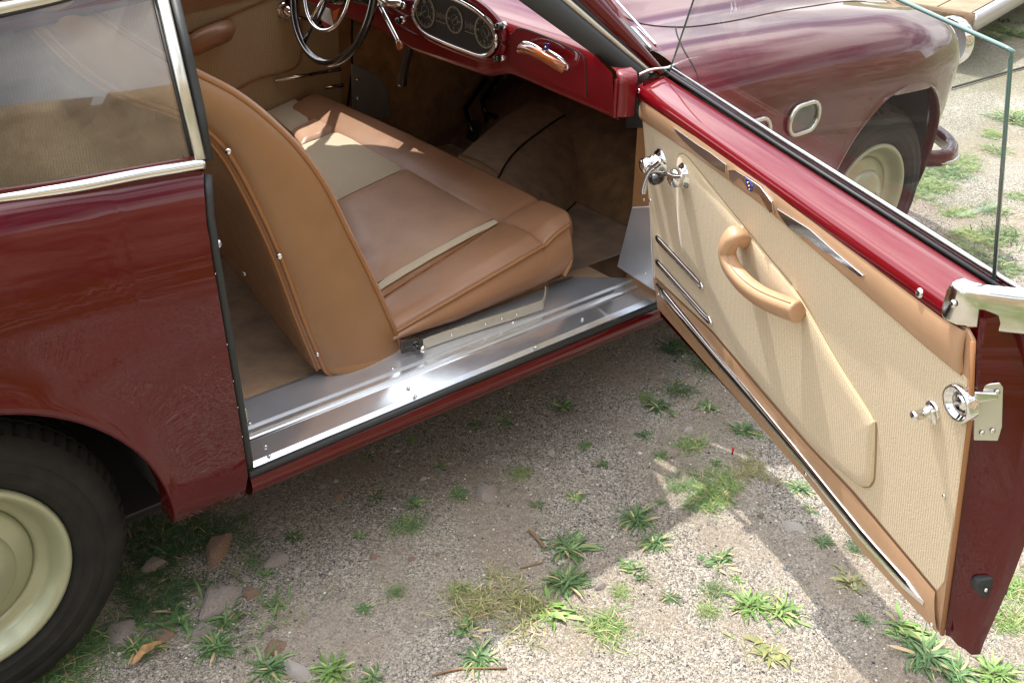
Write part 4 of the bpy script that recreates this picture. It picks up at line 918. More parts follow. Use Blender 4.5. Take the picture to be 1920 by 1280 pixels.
# shift lever
cl_ = tube('shift_lever', cr_path([(0.94, 0.922, 0.984), (0.93, 0.886, 0.952), (0.92, 0.833, 0.917), (0.91, 0.771, 0.878)], 5), .0062, CHROME, car, n=10)
lathe('lever_knob', V(*(0.91, 0.769, 0.873)), (V(*(0.91, 0.769, 0.873)) - V(*(0.92, 0.833, 0.917))), [(.004, -.022), (.008, -.01), (.011, .006), (.008, .014), (.0005, .016)], WOODH, cl_, n=14)
lathe('lever_boss', V(*(0.93, 0.891, 0.966)), (-1, .3, .3), [(.0005, .02), (.016, .016), (.020, 0), (.016, -.03), (.012, -.06)], CHROME, cl_, n=18)
tube('stalk', [(0.88, 0.829, 0.992), (0.89, 0.783, 0.98), (0.9, 0.744, 0.984)], .008, CHROME, cl_)
sweep('handbrake_lever', cr_path([(1.02, 0.877, 0.868), (1.02, 0.883, 0.822), (1.02, 0.908, 0.756), (1.02, 0.917, 0.708)], 5), circ(.014, 8), BLACK, car, scale=None)
# key tag and strap hanging below the column
tg = plate('key_tag', [(0.9, 1.139, 0.901), (0.9, 1.094, 0.901), (0.9, 1.078, 0.856), (0.9, 1.112, 0.858), (0.9, 1.14, 0.862)], (1, 0, 0), .002, WHITE, car)
plate('tag_end', [(0.899, 1.136, 0.86), (0.899, 1.102, 0.858), (0.899, 1.103, 0.847), (0.899, 1.14, 0.848)], (1, 0, 0), .002, REDM, tg)
plate('tag_strap', [(0.905, 1.085, 0.896), (0.905, 1.051, 0.912), (0.905, 1.076, 0.871), (0.905, 1.087, 0.872)], (1, 0, 0), .002, ORANGE, tg)

# ================= PASSENGER DOOR (open)
SLP = .163
def dw(s, n, z): return DH + DD * s + DN * n + V(0, 0, z)
def dp(p, a=0):   # p=(s,n,z) already on the trim plane; lift by a along the panel normal
    return dw(p[0], p[1] + a, p[2])
PN = (DN - V(0, 0, SLP)).normalized()      # outward from trim face into the cabin is +n
door = bpy.data.objects.new('passenger_door', None); C.objects.link(door); door.parent = car; door.location = DH - CAR
def dfix(o):   # meshes are written in world space; the door origin sits at its hinge
    o.location = -DH; return o
def npl(z): return .03 + SLP * (z - .31)
def dgrid(name, rows, m, par=None, **k):
    o = grid(name, rows, m, None, **k); o.parent = par or door; o.location = (0, 0, 0) if par else -DH; return o
def rep(o, par=None):
    o.parent = par or door; o.location = (0, 0, 0) if par else -DH; return o
# shell: outer skin
def yout(z): return lerp(z, [.295, .34, .5, .65, .78, .85, .90, .93], [-.004, .0, -.008, -.010, -.002, .010, .027, .045])
s0, s1 = .012, 1.232
zz = [.316 + .619 * i / 24 for i in range(25)]
def send(z): return lerp(z, [.30, .45, .60, .80, .94], [1.234, 1.24, 1.242, 1.222, 1.19])
def sfr(z): return lerp(z, [.30, .9], [.03, .0])
rows = []
for z in zz:
    r_ = []
    for i in range(17):
        t = i / 16; s = sfr(z) + (send(z) - sfr(z)) * t; r_.append(dw(s, yout(z), z))
    rows.append(r_)
outer = dgrid('outer_skin', rows, PAINT, None)
# rear end face and flanges
def sin_(z): return lerp(z, [.31, .9], [1.181, 1.165])
rows = []
for z in zz:
    no, ni = yout(z), npl(z)
    so, si = send(z), sin_(z)
    rows.append([dw(so, no, z), dw(so - .0005, no + .004, z), dw(so - .003, no + .016, z), dw(so - .016, no + .018, z), dw(so - .028, no + .024, z), dw(si + .006, ni - .010, z), dw(si, ni - .004, z)])
ef = dgrid('end_face', rows, PAINT, None, auto=30)
b0_ = [dw(sfr(.30) + (send(.30) - sfr(.30)) * i / 8, yout(.316), .316) for i in range(9)]; b1_ = [dw(sfr(.30) + (1.181 - sfr(.30)) * i / 8, .022, .320) for i in range(9)]
dgrid('bottom_face', [b0_, b1_], PAINT, None)
dgrid('front_face', [[dw(sfr(z), yout(z), z), dw(sfr(z) + .01, npl(z) - .004, z)] for z in zz], PAINT, None)
# trim board base (leather wrapped) with a rolled edge
def zonpl(s, z, a): return dw(s, npl(z) + a, z)
def tplate(name, pts, th, m, par=None, bevel=.0015, **k):
    """pts: door coordinates (s,n,z); slab from its own plane down by th"""
    v = [dw(*p) for p in pts]; o = plate(name, v, -PN, th, m, None, bevel=bevel, **k); return rep(o, par)
base = tplate('trim_board', [(0.029, 0.036, 0.347), (1.176, 0.03, 0.311), (1.176, 0.068, 0.542), (1.176, 0.105, 0.772), (1.162, 0.125, 0.894), (1.145, 0.127, 0.907), (1.1, 0.127, 0.907), (0.921, 0.127, 0.907), (0.645, 0.128, 0.914), (0.347, 0.129, 0.915), (0.022, 0.126, 0.9), (0.003, 0.118, 0.85)], .006, LEATHD)
base['label'] = 'tan leather border of the open door trim'
fabp = [(0.012, 0.119, 0.844), (0.424, 0.122, 0.861), (0.711, 0.121, 0.857), (0.911, 0.119, 0.844), (1.07, 0.117, 0.834), (1.151, 0.117, 0.831), (1.161, 0.116, 0.828), (1.173, 0.105, 0.761), (1.175, 0.087, 0.65), (1.169, 0.052, 0.431), (1.155, 0.046, 0.397), (0.906, 0.05, 0.422), (0.749, 0.05, 0.422), (0.559, 0.053, 0.437), (0.341, 0.056, 0.455), (0.029, 0.053, 0.439)]
fab = tplate('cloth_panel', fabp, .004, FAB)
tube('edge_piping', [dw(*p) for p in ((1.164, 0.127, 0.896), (1.179, 0.108, 0.775), (1.181, 0.071, 0.546), (1.181, 0.034, 0.32))], .004, PIPE); rep(bpy.data.objects['edge_piping'])
# padded upper leather band
def dpt(p): return dw(*p)
bt_, bb_ = [(0.024, 0.126, 0.896), (0.301, 0.128, 0.909), (0.645, 0.128, 0.912), (0.902, 0.127, 0.902), (1.101, 0.126, 0.9), (1.146, 0.127, 0.905)], [(0.005, 0.117, 0.842), (0.27, 0.119, 0.856), (0.563, 0.12, 0.861), (0.801, 0.118, 0.85), (1.068, 0.115, 0.834), (1.15, 0.115, 0.832)]
T_, B_ = resample([dw(*p) for p in bt_], 50), resample([dw(*p) for p in bb_], 50)
rows = [[b.lerp(a, t) + PN * (.003 + .0075 * math.sin(math.pi * min(.98, max(.02, t))) ** .45) for t in [j / 12 for j in range(13)]] for a, b in zip(T_, B_)]
rows = [[q - PN * .008 for q in rows[0]]] + rows + [[q - PN * .008 for q in rows[-1]]]
band = dgrid('leather_band', rows, LEATHD, None)
tube('band_seam', [b + PN * .003 for b in B_], .0022, PIPE); rep(bpy.data.objects['band_seam'])
# lower leather band roll
lt_, lb_ = [(0.024, 0.05, 0.434), (0.337, 0.053, 0.451), (0.555, 0.05, 0.431), (0.745, 0.047, 0.417), (0.903, 0.048, 0.418), (1.153, 0.044, 0.394)], [(0.05, 0.043, 0.387), (0.208, 0.04, 0.371), (0.372, 0.037, 0.351), (0.74, 0.033, 0.331), (0.948, 0.03, 0.308), (1.172, 0.031, 0.313)]
T2, B2 = resample([dw(*p) for p in lt_], 50), resample([dw(*p) for p in lb_], 50)
rows = [[b.lerp(a, t) + PN * (.002 + .005 * math.sin(math.pi * min(.98, max(.02, t))) ** .4) for t in [j / 10 for j in range(11)]] for a, b in zip(T2, B2)]
dgrid('kick_band', rows, LEATHD, None)
# raised cloth pad
pd = [(0.201, 0.115, 0.812), (0.213, 0.117, 0.828), (0.234, 0.118, 0.834), (0.275, 0.118, 0.83), (0.453, 0.111, 0.789), (0.59, 0.106, 0.758), (0.707, 0.102, 0.731), (0.836, 0.091, 0.666), (0.93, 0.084, 0.626), (0.95, 0.083, 0.616), (0.958, 0.081, 0.604), (0.963, 0.065, 0.508), (0.959, 0.061, 0.484), (0.944, 0.058, 0.464), (0.905, 0.056, 0.45), (0.75, 0.053, 0.434), (0.549, 0.056, 0.449), (0.451, 0.061, 0.481), (0.337, 0.072, 0.551), (0.224, 0.076, 0.574), (0.192, 0.088, 0.647), (0.192, 0.104, 0.746)]
PD = cr_path([dw(*p) for p in pd], 4, True)
cenp = sum(PD, V(0, 0, 0)) / len(PD)
v = []; f = []; NN = len(PD)
rings = [(0, 0), (.010, .003), (.03, .0048), (.25, .0055), (.6, .0055)]
def shrink(p, t):  # toward the spine of the pad
    sp0, sp1 = dw(*(0.267, 0.099, 0.712)), dw(*(0.881, 0.069, 0.528)); d = (sp1 - sp0); u = max(0, min(1, (p - sp0).dot(d) / d.length_squared)); return p.lerp(sp0 + d * u, t)
for t, h in rings: v += [shrink(p, t) + PN * h for p in PD]
for i in range(len(rings) - 1):
    for j in range(NN): f.append((i * NN + j, i * NN + (j + 1) % NN, (i + 1) * NN + (j + 1) % NN, (i + 1) * NN + j))
f.append(tuple(range((len(rings) - 1) * NN, len(rings) * NN)))
rep(mesh('raised_pad', v, f, FAB, None))
GRV = mat('cream_groove', (.30, .22, .12), .95)
rep(tube('pad_groove', [p - PN * .0005 + (p - cenp).normalized() * .003 for p in PD], .0016, GRV, None, n=6, closed=True))
rep(tube('pad_piping', [p + PN * .001 for p in PD], .0018, FABP, None, n=6, closed=True))
# chrome strips
def dstrip(name, a, b, w, par=None):
    pth = [dw(*p) for p in (a, b)] if not isinstance(a, list) else [dw(*p) for p in a]
    pth = resample(pth, 24); sc = [min(1, .35 + 1.3 * min(i, 23 - i) / 2) for i in range(24)]
    return rep(sweep(name, pth, circ(w * .55, 10, w), CHROME, None, up=V(0, 0, 1), scale=sc), par)
dstrip('chrome_strip', (0.054, 0.075, 0.561), (0.308, 0.073, 0.547), .0095)
dstrip('chrome_strip', (0.05, 0.066, 0.494), (0.35, 0.063, 0.477), .0095)
dstrip('chrome_strip', [(0.053, 0.058, 0.43), (0.147, 0.056, 0.42), (0.376, 0.053, 0.4), (0.57, 0.051, 0.388), (0.731, 0.049, 0.376), (0.964, 0.045, 0.351), (1.134, 0.045, 0.35)], None, .0125)
for p in [(0.059, 0.053, 0.403), (0.388, 0.05, 0.382), (0.752, 0.044, 0.348), (1.157, 0.039, 0.319)]: rep(screw(dw(*p), PN, .005, 'screw', None))
rep(screw(dw(*(0.031, 0.088, 0.645)), PN, .005, 'screw', None)); rep(screw(dw(*(1.145, 0.08, 0.596)), PN, .004, 'screw', None))
# flat chrome ornaments on the leather band
def orn(name, pts, par=None, th=.0035):
    return tplate(name, pts, th, mat_orn, par, bevel=.0012)
mat_orn = mat('polished_ornament', (.62, .60, .58), .12, 1)
orn('ornament', [(0.2, 0.138, 0.888), (0.218, 0.137, 0.881), (0.251, 0.135, 0.873), (0.299, 0.135, 0.87), (0.342, 0.134, 0.868), (0.394, 0.134, 0.868), (0.44, 0.135, 0.873), (0.442, 0.139, 0.893), (0.372, 0.138, 0.893), (0.319, 0.138, 0.89), (0.255, 0.138, 0.889)])
ob = orn('door_pull_ornament', [(0.453, 0.138, 0.885), (0.459, 0.136, 0.869), (0.472, 0.135, 0.866), (0.481, 0.137, 0.878), (0.496, 0.138, 0.886), (0.528, 0.138, 0.881), (0.544, 0.137, 0.88), (0.577, 0.138, 0.882), (0.601, 0.136, 0.87), (0.614, 0.134, 0.862), (0.628, 0.136, 0.869), (0.62, 0.139, 0.888), (0.577, 0.141, 0.901), (0.528, 0.141, 0.9), (0.477, 0.14, 0.896)], th=.005)
eb = tplate('badge', [(0.525, 0.142, 0.897), (0.529, 0.141, 0.887), (0.533, 0.139, 0.877), (0.548, 0.139, 0.878), (0.552, 0.141, 0.891), (0.54, 0.142, 0.899)], .003, BLUE, ob, bevel=.0005)
for p in ((0.538, 0.143, 0.893), (0.542, 0.142, 0.888), (0.544, 0.141, 0.882)): rep(lathe('badge_dot', dw(*p), PN, [(.0018, -.001), (.0016, .001), (.0003, .0015)], GOLD, None, n=8), ob)
orn('ornament', [(0.637, 0.137, 0.881), (0.643, 0.135, 0.872), (0.677, 0.133, 0.861), (0.719, 0.133, 0.861), (0.73, 0.134, 0.866), (0.75, 0.134, 0.868), (0.788, 0.134, 0.866), (0.816, 0.135, 0.87), (0.834, 0.135, 0.87), (0.904, 0.135, 0.871), (0.911, 0.136, 0.878), (0.832, 0.137, 0.882), (0.749, 0.138, 0.889)])
# leather pull handle: square-ish section arch
hp = [(0.483, 0.088, 0.742), (0.516, 0.124, 0.773), (0.522, 0.147, 0.782), (0.512, 0.154, 0.762), (0.506, 0.152, 0.734), (0.527, 0.15, 0.711), (0.573, 0.147, 0.698), (0.629, 0.143, 0.697), (0.679, 0.136, 0.703), (0.742, 0.126, 0.716)]
HPp = cr_path([dw(*p) for p in hp], 7)
T1_ = (HPp[28] - HPp[10]).normalized()
prof_h = [(-.017, -.026), (-.0235, -.018), (-.0255, -.004), (-.0245, .006), (-.019, .0115), (-.008, .014), (.006, .014), (.017, .0105), (.0225, .003), (.023, -.008), (.019, -.020), (.013, -.026)]
u0_ = -T1_
hd = rep(sweep('door_pull', HPp, prof_h, LEATHD, None, up=u0_, transport=True, scale=[.68 + .22 * min(1, i / 12) for i in range(len(HPp))])); hd['label'] = 'arched leather door pull'
hd.modifiers.new('u', 'SUBSURF').render_levels = 1
SP_ = [p - (HPp[min(i + 1, len(HPp) - 1)] - HPp[max(0, i - 1)]).normalized().cross(PN) * -.0 for i, p in enumerate(HPp)]
rep(tube('stitching', [p + PN * .0085 for p in []] or [HPp[i] - (HPp[min(i + 1, len(HPp) - 1)] - HPp[i - 1]).normalized().cross(PN).normalized() * .0235 + PN * .006 for i in range(16, len(HPp) - 1)], .0009, STITCH, None, n=4), hd)
# window crank and release
def dlathe(name, p, prof, m, par=None, ax=None, n=28): return rep(lathe(name, dw(*p), ax or PN, prof, m, None, n=n), par)
esc = [(.030, -.002), (.030, .004), (.026, .0065), (.025, .010), (.021, .012), (.0205, .016)]
c1 = dlathe('release_handle', (0.109, 0.109, 0.775), esc + [(.019, .02), (.017, .03), (.017, .045), (.013, .050), (.0005, .052)], CHROME)
rep(tube('release_lever', cr_path([dw(*p) for p in ((0.203, 0.157, 0.814), (0.188, 0.16, 0.799), (0.169, 0.162, 0.782), (0.146, 0.161, 0.746), (0.131, 0.157, 0.711))], 6), .0065, CHROME, None, n=10), c1)
c2 = dlathe('window_crank', (0.235, 0.112, 0.789), esc + [(.022, .020), (.020, .030), (.014, .037), (.006, .040), (.0005, .0405)], CHROME)
rep(tube('crank_arm', cr_path([dw(*p) for p in ((0.288, 0.146, 0.81), (0.266, 0.15, 0.802), (0.24, 0.154, 0.798), (0.214, 0.154, 0.788))], 6), .0058, CHROME, None, n=10), c2)
rep(lathe('crank_knob', dw(*(0.194, 0.145, 0.773)), PN, [(.006, -.002), (.012, .004), (.0145, .014), (.013, .026), (.008, .031), (.0005, .032)], BLACK, None, n=20), c2)
# lock pull at the rear
lp = dlathe('lock_pull', (1.098, 0.102, 0.732), [(.017, -.002), (.017, .003), (.014, .004), (.009, .006), (.0085, .030), (.0095, .034), (.007, .037), (.0005, .038)], CHROME)
rep(tube('lock_tab', cr_path([dw(*p) for p in ((1.134, 0.137, 0.762), (1.136, 0.134, 0.753), (1.136, 0.128, 0.738))], 4), .0045, CHROME, None, n=8), lp)
# belt shelf with rolled edge; profile in (n,z)
shelf = [(.112, .884), (.122, .888), (.130, .8945), (.1345, .903), (.1355, .912), (.133, .920), (.1275, .926), (.119, .9295), (.092, .937), (.067, .942), (.063, .940), (.063, .93)]
rows = []
def dzs(s): return lerp(s, [-.03, 1.19], [-.008, .006])
for i in range(31):
    s = -.005 + 1.14 * i / 30; rows.append([dw(s, n, z + dzs(s)) for n, z in shelf])
sh = dgrid('belt_shelf', rows, PAINT2, None)
dgrid('shelf_end', [[rows[0][i] for i in range(len(shelf))], [dw(-.005, .06, .90) for _ in shelf]], PAINT2, None)
for p in [dw(.008, .1345, .908)]: rep(screw(p, DN, .006, 'screw', None))
rep(screw(dw(1.045, .1355, .914), DN, .008, 'screw', None))
rep(tube('window_seal', [dw(-.03, .057, .941), dw(.5, .057, .943), dw(1.13, .057, .949)], .0036, RUB, None), sh)
rep(tube('chrome_bead', [dw(-.03, .043, .947), dw(.5, .043, .949), dw(1.16, .043, .955)], .0045, CHROME, None), sh)
# outer belt
dgrid('outer_belt', [[dw(s, .045, .935 + dzs(s)), dw(s, .047, .944 + dzs(s)), dw(s, .040, .948 + dzs(s)), dw(s, .028, .93 + dzs(s)), dw(s, .024, .91)] for s in (-.03, .3, .6, .9, 1.19)], PAINT, None)
# chrome cap over the rear end of the shelf
capp = cr_path([V(1.108, .1450, 0), V(1.122, .1455, 0), V(1.135, .140, 0), V(1.150, .125, 0), V(1.165, .102, 0), V(1.185, .067, 0), V(1.200, .03, 0), V(1.205, .0, 0)], 5)
cap = []
for i, q_ in enumerate(capp):
    e = .010 * max(0, 1 - i / 3) ** 2
    zb_ = .904 + e; zt_ = .964 - e
    d_ = V(1.10, .03, 0) - V(q_.x, q_.y, 0); d_.normalize()
    cap.append([dw(q_.x + d_.x * o_, q_.y + d_.y * o_, z_ + dzs(1.1)) for o_, z_ in ((.006, zb_), (.001, zb_ + .001), (0, zb_ + .005), (0, (zb_ + zt_) / 2), (.0, zt_ - .008), (.003, zt_ - .002), (.009, zt_ + .001), (.022, zt_ + .002))])
dgrid('corner_filler', [[dw(1.10, npl(z) - .012, z), dw(1.15, npl(z) - .012, z), dw(1.168, npl(z) - .03, z)] for z in (.82, .87, .92)], PAINT2, None)
cp = dgrid('belt_end_cap', cap, mat('polished_cap', (.74, .73, .68), .14, 1), None)
rep(mesh('cap_edge', cap[0], [tuple(range(8))], CHROMEC, None, smooth=False), cp)
rep(screw(dw(1.128, .1465, .94), DN, .006, 'screw', None), cp)
# latch
lr = rep(lathe('latch_housing', dw(*(1.158, 0.108, 0.787)), PN, [(.030, -.004), (.031, .010), (.028, .015), (.024, .013), (.021, .0055), (.013, .004), (.0125, .008), (.0005, .008)], CHROME, None, n=28))
ltp = [(1.1682, 0.1067, 0.8197), (1.1791, 0.0881, 0.7272), (1.1962, 0.0592, 0.7324), (1.196, 0.0594, 0.7582), (1.1885, 0.0721, 0.8246), (1.1855, 0.0772, 0.8309)]
lt = rep(plate('latch_plate', [dw(*p) for p in ltp], -DD, .004, CHROMEC, None, bevel=.003), lr)
rep(plate('latch_bolt', [dw(*p) for p in ((1.1789, 0.1123, 0.8162), (1.1812, 0.1084, 0.7967), (1.1925, 0.079, 0.8062), (1.1912, 0.0812, 0.8168))], -DD, .012, CHROME, None, bevel=.003), lr)
for p in ((1.1847, 0.082, 0.7434), (1.1916, 0.0703, 0.7496), (1.1868, 0.0785, 0.8163)): rep(screw(dw(*p), DD, .0045, 'screw', None), lr)
# rubber stop on the end face
rs = [(1.2142, 0.0354, 0.461), (1.218, 0.0289, 0.4706), (1.2321, -0.0052, 0.4833), (1.2369, -0.0134, 0.4743), (1.2379, -0.0152, 0.443), (1.2266, 0.0143, 0.4336), (1.2179, 0.029, 0.4434)]
ru = rep(plate('rubber_stop', [dw(*p) for p in rs], -DD, .016, RUB, None, bevel=.005, seg=3))
for p in ((1.2248, 0.019, 0.4538), (1.232, 0.0035, 0.4584)): rep(screw(dw(*p), DD, .004, 'screw', None), ru)
# glass, leaning in like the roof: n = .05 -> .13
def gl(s, z): return dw(s, .050 + .21 * (z - .95), z)
GT = [(1.0962, 0.0491, 0.9456), (1.0895, 0.1185, 1.2763), (1.092, 0.1209, 1.2876), (1.0797, 0.1212, 1.2892), (0.8483, 0.1232, 1.2987), (0.663, 0.1247, 1.3059), (0.3808, 0.1232, 1.2986)]
gp = [gl(-.03, .92), dw(*(1.0981, 0.0459, 0.9303))] + [dw(*p) for p in GT] + [gl(.16, 1.16)]
go = rep(plate('door_glass', gp, DN, .005, GLASS, None))
go.data.materials.append(EDGE)
for p in go.data.polygons:
    if abs(p.normal.dot(DN)) < .6: p.material_index = 1
rep(tube('glass_edge', [g_ + DN * .0025 for g_ in gp[2:9]], .0032, EDGE, None, n=6), go)
# front hinge chrome lip
rep(tube('chrome_lip', cr_path([dw(-.035, .03, .95), dw(-.012, .06, .951), dw(-.008, .10, .950), dw(-.008, .13, .94)], 5), .0035, CHROME, None), cp)

# ================= things on the ground
def hz(x, y): return hgt(x, y)
BL = {}
def leafmat(name):
    m = mat(name, (.1, .15, .05), .55, sheen=.1); a = m.node_tree.nodes.new('ShaderNodeAttribute'); a.attribute_name = 'leaf'
    b = m.node_tree.nodes['Principled BSDF']; m.node_tree.links.new(a.outputs['Color'], b.inputs['Base Color'])
    b.inputs['Subsurface Weight'].default_value = 0; return m
GMAT = leafmat('weed_leaf')
PALS = [[(.055, .125, .035), (.09, .17, .05), (.12, .20, .06), (.16, .22, .09), (.30, .27, .12)],
        [(.10, .19, .035), (.17, .26, .07), (.22, .30, .09), (.12, .20, .05), (.34, .31, .14)],
        [(.20, .21, .07), (.32, .29, .14), (.14, .18, .05), (.38, .32, .18), (.24, .20, .10)],
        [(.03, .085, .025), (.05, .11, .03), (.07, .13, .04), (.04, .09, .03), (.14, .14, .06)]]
GM = PALS
def tuft_mesh(kind, seed, pal):
    r = random.Random(seed * 7 + pal); v = []; f = []; col = []
    n = {0: 90, 1: 60, 2: 320, 3: 1300}[kind]
    cents = [(0, 0)] if kind < 3 else [(r.gauss(0, .42), r.gauss(0, .42)) for _ in range(26)]
    for i in range(n):
        a = r.uniform(0, 6.283); cx_, cy_ = cents[r.randrange(len(cents))]
        L = {0: r.uniform(.25, .62) + .38 * r.random() ** 3, 1: r.uniform(.3, .85), 2: r.uniform(.25, .8), 3: r.uniform(.14, .42)}[kind]
        w = {0: .095, 1: .15, 2: .036, 3: .030}[kind] * r.uniform(.6, 1.3) * (.6 + .5 * L)
        el = r.choice([r.uniform(.05, .5), r.uniform(.3, 1.2)]) if kind != 3 else r.uniform(.1, 1.3)
        sp = {0: .10, 1: .26, 2: .30, 3: .12}[kind]
        ox, oy = cx_ + r.gauss(0, sp), cy_ + r.gauss(0, sp); k = len(v); seg = 4 if kind < 2 else 3
        d = V(math.cos(a), math.sin(a), 0); s = V(-math.sin(a), math.cos(a), 0); p = V(ox, oy, 0); tilt = r.uniform(-.5, .5); bend = r.uniform(-.9, .9)
        c = PALS[pal][0 if r.random() < .35 else r.randrange(5)] if r.random() > .06 else (.36, .27, .14); br = r.uniform(.95, 1.5)
        for j in range(seg + 1):
            t = j / seg
            ww = w * (1 - t) ** .6 * (.45 + 1.1 * t) if kind != 1 else w * math.sin(math.pi * (.12 + .85 * t))
            e = el * (1 - 1.25 * t)
            dd = (d * math.cos(bend * t) + s * math.sin(bend * t))
            v += [p - s * ww * .5 + V(0, 0, ww * tilt), p + V(0, 0, -ww * .18), p + s * ww * .5 - V(0, 0, ww * tilt)]
            col += [tuple(q * br * (.85 + .25 * t) for q in c)] * 3
            p = p + (dd * math.cos(e) + V(0, 0, math.sin(e))) * (L / seg)
            p.z = max(p.z, .008)
        for j in range(seg):
            q = k + j * 3; f += [(q, q + 1, q + 4, q + 3), (q + 1, q + 2, q + 5, q + 4)]
    me = bpy.data.meshes.new('weed_leaves'); me.from_pydata(v, [], f); me.update()
    for p in me.polygons: p.use_smooth = True
    at = me.attributes.new('leaf', 'FLOAT_COLOR', 'POINT'); at.data.foreach_set('color', np.array([(*c, 1) for c in col], 'f').ravel())
    return me
TM = {(k, s, m): None for k in range(4) for s in range(3) for m in range(4)}
def tmesh(k, s, m):
    if TM[(k, s, m)] is None:
        me = tuft_mesh(k, k * 10 + s, m); me.materials.append(GMAT); TM[(k, s, m)] = me
    return TM[(k, s, m)]
def weed(p, rad, kind, m, label, grp='weeds growing in the gravel'):
    me = tmesh(kind, rnd.randrange(3), m); o = bpy.data.objects.new('weed', me); C.objects.link(o)
    o.location = (p[0], p[1], hz(p[0], p[1]) - .001); rad *= (1.3, 1.35, 1.45, 1.2)[kind]; o.scale = (rad * rnd.uniform(.85, 1.15), rad * rnd.uniform(.85, 1.15), rad * rnd.uniform(.40, .62)); o.rotation_euler = (0, 0, rnd.uniform(0, 6.28))
    tag(o, label, 'weed', grp); return o
big = [
 ((0.632, -0.266, 0), .075, 0, 0, 'broad green weed left of the sunlit patch, beside the brown twig'),
 ((0.548, -0.348, 0), .080, 0, 0, 'tall bright weed below the twig, at the shade edge'),
 ((0.462, -0.398, 0), .05, 1, 1, 'leafy clover-like weed at the tip of the shade'),
 ((0.374, -0.311, 0), .110, 3, 2, 'sprawling yellowish grass clump at the bottom centre'),
 ((0.257, -0.402, -0), .06, 0, 0, 'flat rosette weed at the bottom edge by the stick'),
 ((1.034, -0.286, 0), .070, 3, 0, 'green weed just below the pale sunlit clump'),
 ((1.065, -0.354, 0), .085, 3, 1, 'wide grassy clump at the tip of the bright triangle'),
 ((0.825, -0.29, 0), .065, 0, 0, 'long-leaved weed left of the bright triangle'),
 ((0.799, -0.375, 0), .055, 0, 0, 'upright weed with pale flower at the shade edge'),
 ((1.155, -0.173, 0), .05, 2, 1, 'sunlit yellow green grass clump under the white stone'),
 ((0.81, -0.646, 0), .065, 0, 1, 'left half of the wide sunlit weed patch'),
 ((0.845, -0.7, 0), .070, 0, 1, 'large sunlit weed in front of the door bottom'),
 ((0.73, -0.753, 0), .045, 1, 2, 'reddish yellow weed low in the sunlit gravel'),
 ((0.513, -0.498, 0), .06, 2, 1, 'sunlit grass clump left of the bright gravel'),
 ((0.982, -0.963, 0), .075, 0, 0, 'big weed under the lower corner of the open door'),
 ((0.989, -1.03, 0), .065, 0, 0, 'long-leaved weed at the bottom edge under the door'),
 ((1.016, -0.898, -0), .05, 1, 1, 'weed with small yellow bits beside the door corner'),
 ((1.049, -1.078, 0), .07, 0, 1, 'grassy weed at the bottom right corner'),
 ((0.448, 0.081, 0), .042, 0, 0, 'round green rosette left of the grey stone'),
 ((0.552, 0.039, 0), .040, 0, 0, 'green rosette touching the grey stone'),
 ((0.388, 0.156, 0), .034, 0, 3, 'dark green rosette nearest the sill'),
 ((0.279, 0.057, 0), .028, 0, 0, 'small rosette alone on bare dirt'),
 ((0.384, 0.021, -0), .040, 2, 0, 'thin grassy sprig below the round rosette'),
 ((-0.134, -0.051, 0), .060, 0, 0, 'pale green weed between the striped stone and the wood block'),
 ((-0.075, -0.162, 0), .055, 0, 0, 'weed left of the pale wood block'),
 ((0.018, -0.244, -0), .055, 0, 1, 'weed right of the pale wood block'),
 ((0.068, -0.309, 0), .045, 0, 0, 'weed at the bottom edge right of the wood block'),
 ((-0.09, 0.004, 0), .045, 0, 0, 'thin-leaved weed just below the striped stone'),
 ((-0.261, 0.045, 0), .055, 0, 0, 'green weed behind the dry curled leaf'),
 ((-0.147, 0.151, 0), .085, 3, 3, 'thick grass clump between the rear tyre and the striped stone'),
 ((-0.158, 0.069, 0), .055, 1, 0, 'leafy weed below the thick grass clump'),
 ((-0.055, 0.332, 0), .110, 3, 3, 'dark grass under the quarter panel corner'),
 ((0.01, 0.27, -0), .090, 3, 3, 'dark grass around the orange stone'),
 ((-0.146, 0.234, 0), .070, 3, 3, 'dark grass beside the rear tyre tread'),
 ((-0.343, 0.112, 0), .070, 2, 0, 'grass growing along the foot of the rear tyre'),
 ((-0.41, 0.085, 0), .070, 2, 0, 'grass at the bottom left corner below the tyre'),
 ((1.22, 0.011, 0), .050, 0, 3, 'shaded weed left of the door sill end'),
 ((1.33, 0.034, 0), .045, 2, 3, 'shaded grass near the hinge end of the door'),
 ((1.322, -0.209, 0), .050, 0, 0, 'weed right of the white stone under the door edge'),
 ((1.196, -0.334, 0), .055, 3, 2, 'dry grass strip next to the door shadow'),
 ((1.235, -0.456, -0), .040, 0, 0, 'dark green rosette beside the door bottom'),
 ((1.113, -0.616, 0), .038, 0, 0, 'green rosette right of the pale flat stone'),
 ((1.161, -0.67, 0), .030, 2, 3, 'small grass sprig touching the door shadow'),
 ((1.056, -0.731, 0), .040, 1, 2, 'yellow weed below the two rosettes'),
 ((1.498, 0.063, 0), .060, 2, 3, 'tall shaded grass beside the door kick strip'),
 ((1.503, 0.194, 0), .060, 2, 3, 'grass under the front end of the sill'),
]
for p, r_, k, m, lab in big: weed(p, r_, k, m, lab)
